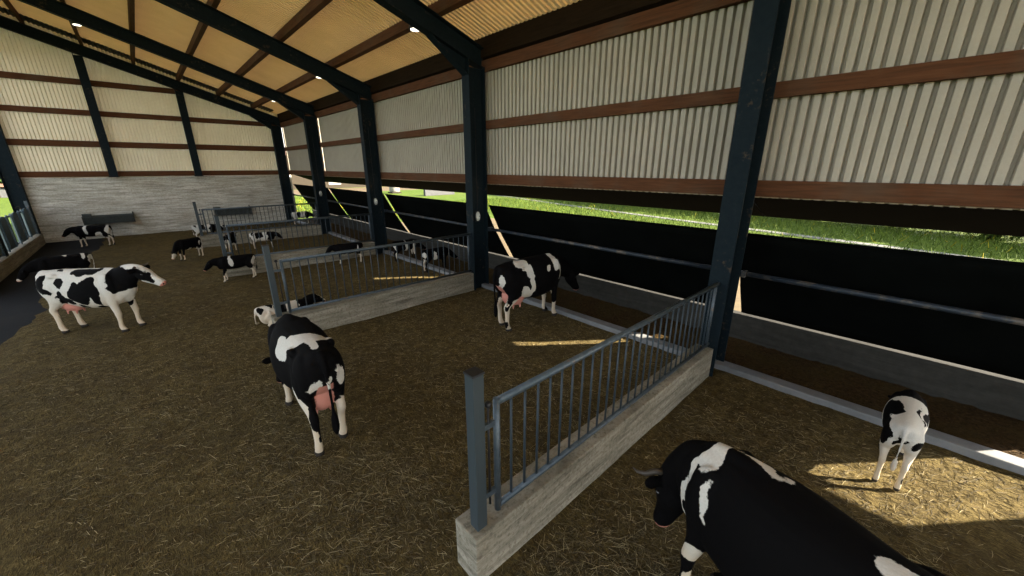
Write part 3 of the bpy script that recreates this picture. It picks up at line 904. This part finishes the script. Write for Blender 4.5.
    if not lying:
        tp += [(-.955, .16 * ts, 1.315 - .68 * ln, .020, .020), (-.945, .18 * ts, 1.315 - .78 * ln, .036, .034), (-.94, .19 * ts, 1.315 - .92 * ln, .046, .042), (-.94, .19 * ts, 1.315 - 1.03 * ln, .018, .018)]
    else:
        tp = tp[:2] + [(-.985, .03, .44, .026, .026), (-1.0, .10, .22, .024, .024), (-.98, .22, .06, .04, .035), (-.90, .34, .045, .03, .03)]
    loft(bm, spline(tp, 5), 10)
    if adult and not lying:
        ball(bm, (-.46, 0, .60), (.20, .165, .155)); ball(bm, (-.60, 0, .66), (.15, .145, .19)); ball(bm, (-.28, 0, .62), (.16, .12, .10))
        for s in (-1, 1):
            for x in (-.57, -.39):
                loft(bm, [(Vector((x, s * .075, .52)), .026, .026), (Vector((x, s * .08, .44)), .021, .021), (Vector((x, s * .082, .395)), .015, .015)], 10)
    me0 = bpy.data.meshes.new('tmp'); bmesh.ops.recalc_face_normals(bm, faces=bm.faces[:]); bm.to_mesh(me0); bm.free()
    ob = bpy.data.objects.new('tmp', me0); COL.objects.link(ob)
    m = ob.modifiers.new('r', 'REMESH'); m.mode = 'VOXEL'; m.voxel_size = voxel; m.use_smooth_shade = True
    m2 = ob.modifiers.new('s', 'SMOOTH'); m2.factor = 0.5; m2.iterations = 4 if voxel < 0.024 else 2
    dg = bpy.context.evaluated_depsgraph_get(); dg.update()
    me = bpy.data.meshes.new_from_object(ob.evaluated_get(dg)); me.name = name
    bpy.data.objects.remove(ob); bpy.data.meshes.remove(me0)
    for p in me.polygons: p.use_smooth = True
    info = dict(poll=pl, d=d, side=side, up=upv, hl=hl, adult=adult, lying=lying)
    return me, info


def paint(me, info, base, blobs, seed=0.0):
    """coat: base 'w' or 'b' and a list of (kind, (x,y,z), r or (rx,ry,rz))"""
    n = len(me.vertices); co = np.empty(n * 3); me.vertices.foreach_get('co', co); co = co.reshape(-1, 3)
    wob = np.array([(noise.noise(Vector((p[0] * 3.4 + seed, p[1] * 3.4, p[2] * 3.4))), noise.noise(Vector((p[0] * 3.4, p[1] * 3.4 + seed + 7, p[2] * 3.4))),
                     noise.noise(Vector((p[0] * 3.4, p[1] * 3.4, p[2] * 3.4 + seed + 13)))) for p in co]) * 0.10
    wob += np.array([(noise.noise(Vector((p[0] * 9 + seed, p[1] * 9, p[2] * 9))),) * 3 for p in co]) * 0.035
    q = co + wob
    val = np.full(n, -0.25 if base == 'w' else 0.25)
    for kind, c, r in blobs:
        r = np.array(r if isinstance(r, (tuple, list)) else (r, r, r), float)
        dd = (1 - np.sqrt((((q - np.array(c)) / r) ** 2).sum(1))) * r.min() * 2.0
        dd = np.clip(dd, -0.25, 0.25)
        val = np.maximum(val, dd) if kind == 'b' else np.minimum(val, -dd)
    coat = np.clip(0.5 + val * 2.0, 0, 1)
    skin = np.zeros(n); hoof = np.zeros(n)
    if info['adult'] and not info['lying']:
        for c, r in (((-.46, 0, .58), (.215, .185, .19)), ((-.62, 0, .64), (.16, .135, .25)), ((-.80, 0, .80), (.22, .095, .34)), ((-.48, 0, .42), (.2, .14, .12))):
            dd = 1 - np.sqrt((((co - np.array(c)) / np.array(r)) ** 2).sum(1)); skin = np.maximum(skin, np.clip(0.5 + dd * 1.6, 0, 1))
        tail = (co[:, 0] < -.90) & (co[:, 2] < 1.28); skin[tail] = 0
    mz = info['poll'] + info['d'] * .555 * info['hl'] - info['up'] * .02
    dd = 1 - np.sqrt(((co - np.array(mz)) ** 2).sum(1)) / .085; skin = np.maximum(skin, np.clip(0.5 + dd * 1.5, 0, 1))
    if not info['lying']:
        hoof = np.clip((0.062 - co[:, 2]) / 0.02 * 0.5 + 0.5, 0, 1)
    for nm, a in (('coat', coat), ('skin', skin), ('hoof', hoof)):
        at = me.attributes.new(nm, 'FLOAT', 'POINT'); at.data.foreach_set('value', a.astype(np.float32))


CACHE = {}


def cow(label, pos, heading, scale, base, blobs, head='level', yaw=0.0, legs=(0, 0, 0, 0), adult=True, voxel=0.017, lying=False, tail=0.0, horns=0.0, eyes=True, seed=0.0, stretch=(1, 1, 1)):
    key = (head, round(yaw, 2), legs, adult, voxel, lying, tail)
    if key not in CACHE: CACHE[key] = cow_body('body', head, yaw, legs, adult, voxel, lying, tail)
    me, info = CACHE[key]; me = me.copy()
    paint(me, info, base, blobs, seed)
    nm = 'dairy_cow' if adult else 'calf'
    t = empty(nm, (pos[0], pos[1], pos[2] if len(pos) > 2 else 0.03), math.atan2(heading[1], heading[0]))
    t.scale = (scale * stretch[0], scale * stretch[1], scale * stretch[2])
    tag(t, label, 'cow' if adult else 'calf', 'dairy cows in the barn' if adult else 'calves in the barn')
    b = link('body', me, MATS['coat'], t)
    pl, d, side, up, hl = info['poll'], info['d'], info['side'], info['up'], info['hl']
    if eyes:
        for s in (-1, 1):
            bm = B(); ball(bm, pl + d * (.165 * hl) + side * s * .108 + up * .012, (.024, .024, .024)); obj('eye', bm, MATS['eye'], t, True)
        for s in (-1, 1):
            bm = B(); ball(bm, pl + d * (.553 * hl) + side * s * .040 + up * .018, (.018, .014, .014)); obj('nostril', bm, MATS['eye'], t, True)
    if horns:
        for s in (-1, 1):
            hz = horns
            p0 = pl + side * s * .065 + up * .045 - d * .02
            pts = [p0, p0 + (side * s * .07 + up * .03) * hz, p0 + (side * s * .135 + up * .055 + d * .03) * hz, p0 + (side * s * .175 + up * .115 + d * .055) * hz, p0 + (side * s * .18 + up * .165 + d * .06) * hz]
            bm = B(); tube(bm, pts, [.030 * hz ** .5, .026 * hz ** .5, .021 * hz ** .5, .013 * hz ** .5, .004], 12); tag(obj('horn', bm, MATS['horn'], t, True), 'grey brown curved horn')
    return t


def m2(blobs):   # mirror a list of flank blobs to the other side
    return blobs + [(k, (c[0] + .07, -c[1], c[2] + .04), r) for k, c, r in blobs]


# -- the five cows that show largest
cow('white cow with black patches and pink nose standing side-on at left, facing right', (-1.06, 10.26), (.77, -.64), .875, 'w',
    [('b', (.66, 0, 1.10), (.22, .34, .30)), ('b', (.80, 0, 1.16), (.2, .3, .22)), ('b', (.94, 0, 1.22), (.22, .2, .17)),
     ('b', (1.08, -.13, 1.22), (.17, .09, .14)), ('b', (1.22, -.11, 1.10), (.14, .07, .10)), ('b', (1.08, .13, 1.22), (.17, .09, .14)), ('b', (1.22, .11, 1.10), (.14, .07, .10)),
     ('b', (.24, -.30, 1.04), (.19, .2, .23)), ('b', (.02, -.30, .92), (.20, .2, .26)), ('b', (.30, -.3, .82), (.08, .15, .20)), ('b', (.10, -.12, 1.33), (.24, .15, .09)),
     ('b', (-.36, -.28, 1.14), (.10, .12, .10)), ('b', (-.76, -.20, 1.08), (.12, .15, .20)), ('b', (-.66, -.2, .94), (.12, .12, .14)), ('b', (-.44, -.30, .92), (.07, .14, .11)),
     ('b', (-.36, -.3, .76), (.10, .15, .14)), ('b', (-.22, -.3, .70), (.10, .15, .10)), ('b', (.24, -.2, .58), (.09, .14, .07)), ('b', (-.06, -.2, .60), (.10, .14, .05)), ('b', (-.46, -.06, 1.36), (.11, .06, .05)),
     ('b', (.56, .17, .62), (.07, .09, .09)), ('b', (-.2, .3, 1.0), (.3, .15, .22)), ('b', (-.75, .2, 1.1), (.15, .15, .2)), ('b', (1.04, .2, 1.34), (.13, .15, .10)), ('b', (1.04, -.2, 1.34), (.13, .15, .10))],
    head='level', legs=(.06, -.02, .12, .05), voxel=0.016, horns=0.6, seed=1.0)
cow('black cow seen from behind with white rump band and pink udder, middle of the straw', (.97, 4.60), (.02, 1.0), .905, 'b',
    [('w', (-.34, .12, 1.36), (.14, .26, .15)), ('w', (-.44, -.14, 1.36), (.12, .24, .12)), ('w', (-.22, .24, 1.20), (.14, .13, .19)), ('w', (-.58, .03, 1.34), (.18, .07, .10)),
     ('w', (-.86, .15, .98), (.10, .06, .13)), ('w', (-.86, -.16, 1.02), (.10, .06, .11)), ('w', (-.965, 0, 1.0), (.06, .05, .08)), ('w', (-.70, .22, .50), (.14, .10, .22)), ('w', (-.62, .26, .72), (.07, .10, .18)),
     ('w', (-.70, -.18, .25), (.2, .14, .40)), ('w', (-.70, .18, .2), (.2, .14, .34)), ('w', (-.6, -.27, .95), (.05, .06, .12)), ('w', (.52, .17, .2), (.15, .12, .3)), ('w', (.52, -.17, .2), (.15, .12, .3)), ('w', (0, 0, .56), (.5, .2, .10))],
    head='graze', yaw=.16, legs=(.05, -.10, -.04, .10), voxel=0.016, tail=-.1, seed=2.0)
cow('black cow with white saddle mark feeding under the rail in the second pen', (5.24, 5.02), (1, -.04), .95, 'b',
    [('w', (-.42, -.16, 1.32), (.12, .20, .12)), ('w', (-.28, -.28, 1.16), (.10, .12, .16)), ('w', (-.22, -.32, .92), (.07, .12, .20)), ('w', (-.38, -.22, .72), (.18, .16, .13)), ('w', (.48, -.16, 1.28), (.10, .20, .17)),
     ('w', (.54, -.22, 1.05), (.05, .12, .2)), ('w', (-.70, -.18, .30), (.2, .14, .42)), ('w', (-.70, .18, .25), (.2, .14, .38)), ('w', (-.90, -.07, 1.0), (.07, .06, .16)), ('w', (.52, -.17, .16), (.15, .12, .2)), ('w', (.52, .17, .25), (.15, .12, .28)),
     ('w', (.30, 0, .58), (.3, .2, .10)), ('w', (.2, -.33, 1.17), (.06, .05, .05))],
    head='feed', legs=(.04, .0, .06, -.04), voxel=0.016, tail=.1, seed=3.0)
cow('large black horned cow with white shoulder mark in the bottom right foreground', (2.25, 0.06), (.30, .954), .91, 'b',
    [('w', (.56, .02, 1.34), (.09, .22, .16)), ('w', (.62, .20, 1.20), (.05, .12, .18)), ('w', (.46, .24, 1.10), (.035, .12, .16)), ('w', (.66, .2, .92), (.03, .12, .20)), ('w', (.54, .17, .52), (.12, .10, .10)),
     ('w', (.54, .17, .15), (.15, .12, .16)), ('w', (.30, -.12, 1.36), (.16, .05, .05)), ('w', (-.40, .0, 1.34), (.15, .07, .12)), ('w', (-.28, .25, 1.2), (.06, .08, .13)), ('w', (0, 0, .54), (.4, .2, .08))],
    head='droop', yaw=-.08, legs=(.05, -.08, .0, .1), voxel=0.015, horns=1.0, seed=4.0)
cow('small white-legged calf feeding at the kerb on the far right', (5.10, -.33), (1, .0), .55, 'w',
    [('b', (-.20, .20, 1.22), (.34, .20, .24)), ('b', (-.42, .26, 1.02), (.30, .18, .26)), ('b', (-.64, .22, 1.06), (.24, .16, .24)), ('b', (-.50, .22, 1.08), (.15, .14, .20)), ('b', (.45, 0, 1.05), (.38, .4, .42)), ('b', (.95, 0, 1.0), (.5, .4, .5)), ('b', (-.86, .06, .98), (.10, .05, .14)),
     ('b', (-.80, -.18, .98), (.14, .10, .10)), ('b', (-.35, -.16, 1.32), (.30, .035, .05)), ('b', (-.1, -.27, 1.2), (.4, .06, .10)), ('b', (-.93, -.03, .95), (.05, .03, .15)), ('b', (-.70, .18, .28), (.1, .08, .10)), ('b', (-.70, -.18, .28), (.1, .08, .10))],
    head='reach', adult=False, voxel=0.022, seed=5.0, eyes=False)

# -- calves farther back
P1 = m2([('b', (.60, .15, 1.1), (.3, .3, .35)), ('b', (-.1, .25, 1.1), (.3, .2, .25)), ('b', (-.7, .2, 1.1), (.16, .2, .2)), ('b', (1.1, .1, 1.0), (.4, .2, .5))])
P2 = [('w', (.2, 0, 1.1), (.10, .5, .3)), ('w', (-.82, 0, 1.0), (.12, .4, .3)), ('w', (.52, 0, .25), (.2, .4, .32)), ('w', (-.70, 0, .3), (.25, .4, .36))]
P3 = [('w', (.52, 0, .2), (.2, .4, .24)), ('w', (-.72, 0, .35), (.25, .4, .38)), ('w', (.05, 0, .62), (.14, .4, .2)), ('w', (-.62, 0, 1.0), (.06, .4, .25))]
P4 = [('b', (.9, 0, 1.0), (.75, .5, .6)), ('b', (-.2, 0, 1.2), (.22, .5, .35)), ('b', (-.75, 0, 1.25), (.08, .3, .2))]
far = [
    ('dark calf with white back mark, head lowered, behind the side-on cow', (-1.93, 15.0), (-.98, -.17), .58, 'b', [('w', (-.15, 0, 1.38), (.12, .2, .06)), ('w', (-.7, 0, 1.25), (.08, .3, .2)), ('w', (-.9, 0, .9), (.14, .3, .4)), ('w', (1.35, 0, .45), (.14, .2, .18)), ('w', (.52, 0, .2), (.2, .4, .2))], 'feed', {}),
    ('black and white calf walking left below the water trough on the end wall', (-1.78, 21.9), (-.97, .24), .60, 'b', P2 + [('w', (-.35, 0, .8), (.2, .4, .25))], 'low', {}),
    ('black calf grazing head-down on the straw before the end wall', (.72, 16.7), (-.80, -.60), .50, 'b', P3 + [('w', (1.15, 0, .35), (.2, .3, .18)), ('w', (-.88, 0, 1.0), (.15, .4, .4))], 'graze', {}),
    ('black calf with white hind legs walking left in front of the third pen divider', (1.42, 12.55), (-1, .06), .50, 'b', P2, 'low', {}),
    ('white and black calf facing right beside the farthest barred divider', (1.62, 20.9), (1, -.08), .46, 'w', P4, 'low', {}),
    ('calf standing behind the end post of the third divider', (1.92, 17.0), (.42, .9), .48, 'b', [('w', (-.85, 0, .6), (.2, .5, .45)), ('w', (.52, 0, .3), (.2, .4, .4))], 'level', {}),
    ('white rumped black calf facing right between the two farthest dividers', (2.98, 17.0), (1, -.22), .45, 'w', P4 + [('b', (-.45, 0, 1.1), (.12, .5, .3))], 'low', {}),
    ('white and black calf lying on the straw behind the second pen divider', (1.60, 8.32), (1, -.12), .54, 'w', [('b', (.9, 0, .6), (.55, .5, .7)), ('b', (-.18, 0, .55), (.22, .5, .40)), ('b', (-.80, -.12, .60), (.10, .14, .16)), ('b', (-.50, 0, .74), (.10, .3, .10)), ('w', (1.22, 0, .62), (.16, .045, .25)), ('w', (1.34, 0, .50), (.08, .10, .12)), ('w', (.16, -.3, .45), (.12, .2, .2))], 'level', {'lying': True}),
    ('black calf with white hind leg facing left in the middle pen', (4.38, 12.35), (-.96, .28), .48, 'b', P3, 'low', {}),
    ('black and white calf feeding at the kerb, farther of the two in the middle pen', (5.97, 11.5), (1, .02), .50, 'b', [('w', (-.85, -.1, .7), (.14, .16, .5)), ('w', (-.1, 0, .9), (.10, .5, .5)), ('w', (.5, 0, .8), (.10, .5, .5))], 'reach', {}),
    ('white-legged calf feeding at the kerb, nearer of the two in the middle pen', (5.98, 9.68), (1, .0), .50, 'b', [('w', (-.7, .16, .4), (.2, .12, .55)), ('w', (-.88, -.1, 1.0), (.1, .2, .2)), ('w', (-.2, -.3, .9), (.12, .2, .4))], 'reach', {}),
    ('black and white calf feeding in the far right corner by the grass gap', (5.98, 23.0), (1, .0), .50, 'w', [('b', (-.3, 0, 1.1), (.2, .5, .4)), ('b', (.75, 0, 1.0), (.55, .5, .6))], 'reach', {}),
]
for i, (lb, pos, hd, sc, bs, bl, hdp, kw) in enumerate(far):
    cow(lb, pos, hd, sc, bs, bl, head=hdp, adult=False, voxel=0.028, legs=(.08, -.06, .05, -.08) if i % 2 and hdp != 'reach' else (0, 0, 0, 0), seed=10.0 + i, eyes=(i in (7,)), **kw)



# ------------------------------------------------------------------ outside
bm = B(); box(bm, (-160, -120, -0.6), (200, 260, -0.06)); o = obj('ground', bm, MATS['grass']); tag(o, kind='structure')


def strip(name, pts, w, z, m, label, cat):
    bm = B(); prev = None
    for i, p in enumerate(pts):
        a = Vector(pts[max(i - 1, 0)]); b_ = Vector(pts[min(i + 1, len(pts) - 1)])
        d = (b_ - a).normalized(); s = Vector((-d.y, d.x)) * w / 2
        q = Vector(p)
        cur = [bm.verts.new((q.x + s.x, q.y + s.y, z)), bm.verts.new((q.x - s.x, q.y - s.y, z)), bm.verts.new((q.x + s.x * 1.15, q.y + s.y * 1.15, z - 0.06)), bm.verts.new((q.x - s.x * 1.15, q.y - s.y * 1.15, z - 0.06))]
        if prev:
            for u, w_ in ((0, 1), (2, 0), (1, 3)):
                bm.faces.new((prev[u], prev[w_], cur[w_], cur[u]))
        prev = cur
    return tag(obj(name, bm, m), label, cat)


strip('field_track', [(16.5 + 0.25 * y - 0.0 + 4.6 - 0.6 * math.sin(y * 0.08), y) for y in range(-40, 46, 2)], 0.55, -0.03, MATS['track'], 'pale narrow track crossing the bright meadow outside', 'track')


def grass_place():
    x = random.uniform(17, 29); y = random.uniform(-8, 30)
    if abs(x - (21.1 + 0.25 * y - 0.6 * math.sin(y * 0.08))) < 0.4: return None
    return x, y, -0.06, 1.0


tag(strands('meadow_grass', 16000, grass_place, (0.12, 0.30), (0.006, 0.012), MATS['blade'], up=1.4, flower=True), 'bright green meadow grass with yellow flowers seen through the slot', 'grass', kind='stuff')
tag(strands('meadow_grass', 5000, lambda: (random.uniform(7.6, 14), random.uniform(22, 44), -0.06, 1.0), (0.12, 0.30), (0.006, 0.012), MATS['blade'], up=1.4), 'green grass outside the far right corner of the barn', 'grass', kind='stuff')


def leaf_cloud(n, rx, ry, rz, size):
    vs = []; fs = []
    for _ in range(n):
        d = Vector((random.gauss(0, 1), random.gauss(0, 1), random.gauss(0, 1))).normalized()
        k = random.uniform(0.72, 1.0) * (0.85 + 0.3 * noise.noise(d * 2.3 + Vector((rx, 0, 0))))
        c = Vector((d.x * rx * k, d.y * ry * k, max(-rz, d.z * rz * k) + rz))
        a = Vector((random.gauss(0, 1), random.gauss(0, 1), random.gauss(0, 1))).normalized()
        b_ = a.cross(d + Vector((0.01, 0.02, 0.03))).normalized(); s = size * random.uniform(0.6, 1.3)
        q = len(vs)
        vs += [c - a * s, c + b_ * s * 0.5 + d * s * 0.2, c + a * s, c - b_ * s * 0.5 + d * s * 0.2]; fs.append((q, q + 1, q + 2, q + 3))
    me = bpy.data.meshes.new('foliage'); me.from_pydata([tuple(v) for v in vs], [], fs)
    return me


def core(rx, ry, rz):
    bm = B(); bmesh.ops.create_icosphere(bm, subdivisions=3, radius=1)
    for v in bm.verts:
        k = 0.82 + 0.2 * noise.noise(v.co * 2.0); v.co = Vector((v.co.x * rx * k, v.co.y * ry * k, v.co.z * rz * k + rz))
    return bm


leafM = leaf_cloud(5000, 1.9, 1.9, 1.6, 0.16)
bush_spots = [(27.9 + 0.24 * y + 0.5 * math.sin(y * 1.7), y, 1.13 + 0.15 * math.sin(y * 2.3) + 0.004 * y) for y in [-12 + 3.3 * q for q in range(16)]]
cm = None
for i, (x, y, s) in enumerate(bush_spots):
    t = empty('hedge_bush', (x, y, -0.06), i * 1.3); t.scale = (s, s, s)
    tag(t, 'dark green hedge bush beyond the meadow, %s in the row from the right' % ['first', 'second', 'third', 'fourth', 'fifth', 'sixth', 'seventh', 'eighth', 'ninth', 'tenth', 'eleventh', 'twelfth', 'thirteenth', 'fourteenth', 'fifteenth', 'sixteenth'][i], 'bush', 'hedge bushes beyond the meadow')
    o = link('foliage', leafM, MATS['leaf'], t)
    if cm is None:
        c0 = obj('inner_foliage', core(1.5, 1.5, 1.3), MATS['leaf'], t, True); cm = c0.data
    else: link('inner_foliage', cm, None, t)

strip('feed_lane', [(11.3, -14), (11.3, 20.5)], 8.0, -0.03, MATS['lane'], 'dry sunlit lane outside along the feed trough', 'lane')
strip('rear_bounce_ground', [(-14, -24), (24, -24)], 26.0, -0.035, MATS['yard'], 'unseen pale ground added behind the barn to bounce light inside', 'yard')  # added out of view so sunlight bounces onto gable and roof
# tan board shed beyond the meadow
t = empty('farm_shed', (24, 62, -0.06)); tag(t, 'tan boarded farm shed far outside beyond the right wall', 'shed')
bm = B(); box(bm, (-9, 0, 0), (7.5, 9, 4.6)); obj('wall', bm, MATS['boards'], t)
bm = B(); prism(bm, [(-9.6, 4.5), (-0.75, 7.2), (8.1, 4.5), (8.1, 4.35), (-0.75, 7.05), (-9.6, 4.35)], 1, -0.6, 9.6); obj('roof', bm, MATS['tiles'], t)
for x, w in ((-2.6, 0.9),):
    bm = B(); box(bm, (x - w, -0.08, 0.5), (x + w, -0.003, 2.3), 0.02); f = obj('window', bm, MATS['white'], t)
    for s in (-0.42, 0.42):
        bm = B(); box(bm, (x + s - 0.26, -0.10, 0.9), (x + s + 0.26, -0.082, 1.9)); obj('pane', bm, MATS['pane'], f)
bm = B(); box(bm, (0.3, -0.05, 0.85), (2.6, -0.003, 1.35), 0.01); obj('hatch', bm, MATS['pane'], t)
strip('farm_yard', [(12, 55.5), (36, 55.5)], 10.0, -0.03, MATS['farmyard'], 'dry tan yard in front of the boarded shed', 'yard')
t = empty('water_tank', (22.5, 45.0, -0.06)); tag(t, 'white water tank standing outside in the yard', 'tank')
bm = B(); tube(bm, [(0, 0, 0.15), (0, 0, 0.25), (0, 0, 1.7), (0, 0, 1.85)], [0.55, 0.62, 0.62, 0.35], 20); obj('barrel', bm, MATS['white'], t, True)
bm = B(); box(bm, (-0.6, -0.6, 0), (0.6, 0.6, 0.14), 0.02); obj('pallet', bm, MATS['boards'], t)
bm = B(); box(bm, (22.6, 38.0, -0.06), (26.5, 38.4, 0.75), 0.03); tag(obj('block_wall', bm, MATS['block']), 'low grey block wall outside next to the meadow', 'low wall')

# beyond the open front
t = empty('farm_shelter', (-12.5, 66, -0.06)); tag(t, 'low pale farm shelter outside beyond the open front', 'shelter')
bm = B(); box(bm, (-4, 0, 0), (3.2, 4, 1.0)); obj('wall', bm, MATS['block'], t)
bm = B(); box(bm, (-4.3, -0.06, 0.0), (1.6, -0.003, 1.0)); tag(obj('timber_cladding', bm, MATS['boards'], t), 'tan timber cladding')
bm = B(); prism(bm, [(-4.6, 0.98), (-0.4, 1.5), (3.8, 0.98), (3.8, 0.88), (-0.4, 1.40), (-4.6, 0.88)], 1, -0.4, 4.4); obj('roof', bm, MATS['tiles'], t)
treeM = leaf_cloud(5000, 3.2, 3.2, 3.0, 0.28)
for i, (x, y, s) in enumerate([(-12.2, 77, 1.4), (-20, 80, 1.5), (-28, 76, 1.4), (-9.0, 84, 1.5)]):
    t = empty('leafy_tree', (x, y, -0.06), i * 2.1); t.scale = (s, s, s)
    tag(t, 'dark green leafy tree %s beyond the open front' % ['just left of the low pale shelter', 'second left of the low pale shelter', 'farthest left', 'behind the low pale shelter'][i], 'tree', 'trees beyond the open front')
    o = link('crown', treeM, MATS['leaf'], t); o.location = (0, 0, 0.1)
    c0 = obj('inner_crown', core(2.4, 2.4, 2.5), MATS['leaf'], t, True); c0.location = (0, 0, 0.4)
    bm = B(); tube(bm, [(0, 0, 0), (0.05, 0, 1.2), (0.0, 0.1, 3.2)], [0.32, 0.24, 0.14], 10); obj('trunk', bm, MATS['bark'], t, True)

# ------------------------------------------------------------------ light
w = bpy.data.worlds.new('sky'); SC.world = w; w.use_nodes = True
nt = w.node_tree; nt.nodes.clear()
sky = nt.nodes.new('ShaderNodeTexSky'); sky.sky_type = 'NISHITA'; sky.sun_disc = False
sd = Vector((1.97, -2.25, 1.42)).normalized()         # towards the sun
sky.sun_elevation = math.asin(sd.z); sky.sun_rotation = math.atan2(sd.x, sd.y)
sky.air_density = 1.0; sky.dust_density = 1.5; sky.ozone_density = 1.0
bg = nt.nodes.new('ShaderNodeBackground'); bg.inputs[1].default_value = 0.55
wo = nt.nodes.new('ShaderNodeOutputWorld')
hs = nt.nodes.new('ShaderNodeHueSaturation'); hs.inputs['Saturation'].default_value = 0.35
nt.links.new(sky.outputs[0], hs.inputs['Color']); nt.links.new(hs.outputs[0], bg.inputs[0]); nt.links.new(bg.outputs[0], wo.inputs[0])
L = bpy.data.lights.new('sun', 'SUN'); L.energy = 31.0; L.angle = math.radians(0.6); L.color = (1.0, 0.88, 0.70)
lo = bpy.data.objects.new('sun', L); COL.objects.link(lo)
lo.rotation_euler = (-sd).to_track_quat('-Z', 'Y').to_euler(); lo.location = (30, -30, 25)

# ------------------------------------------------------------------ camera
cam = bpy.data.cameras.new('camera'); co = bpy.data.objects.new('camera', cam); COL.objects.link(co)
cam.sensor_fit = 'HORIZONTAL'; cam.sensor_width = 36.0; cam.lens = 381.4 / 1024 * 36.0
cam.clip_start = 0.05; cam.clip_end = 600
yaw, pit = math.radians(43.2), math.radians(17.6)
fw = Vector((math.sin(yaw) * math.cos(pit), math.cos(yaw) * math.cos(pit), -math.sin(pit)))
co.location = (0, 0, 3.0); co.rotation_euler = fw.to_track_quat('-Z', 'Y').to_euler()
SC.camera = co
vs_ = SC.view_settings
vs_.view_transform = 'Standard'; vs_.look = 'None'; vs_.gamma = 1.0; vs_.use_curve_mapping = False
SC.display_settings.display_device = 'sRGB'
vs_.exposure = 0.45
try:
    SC.cycles.max_bounces = 10; SC.cycles.diffuse_bounces = 6; SC.cycles.use_denoising = True
    SC.cycles.sample_clamp_indirect = 8
except Exception:
    pass
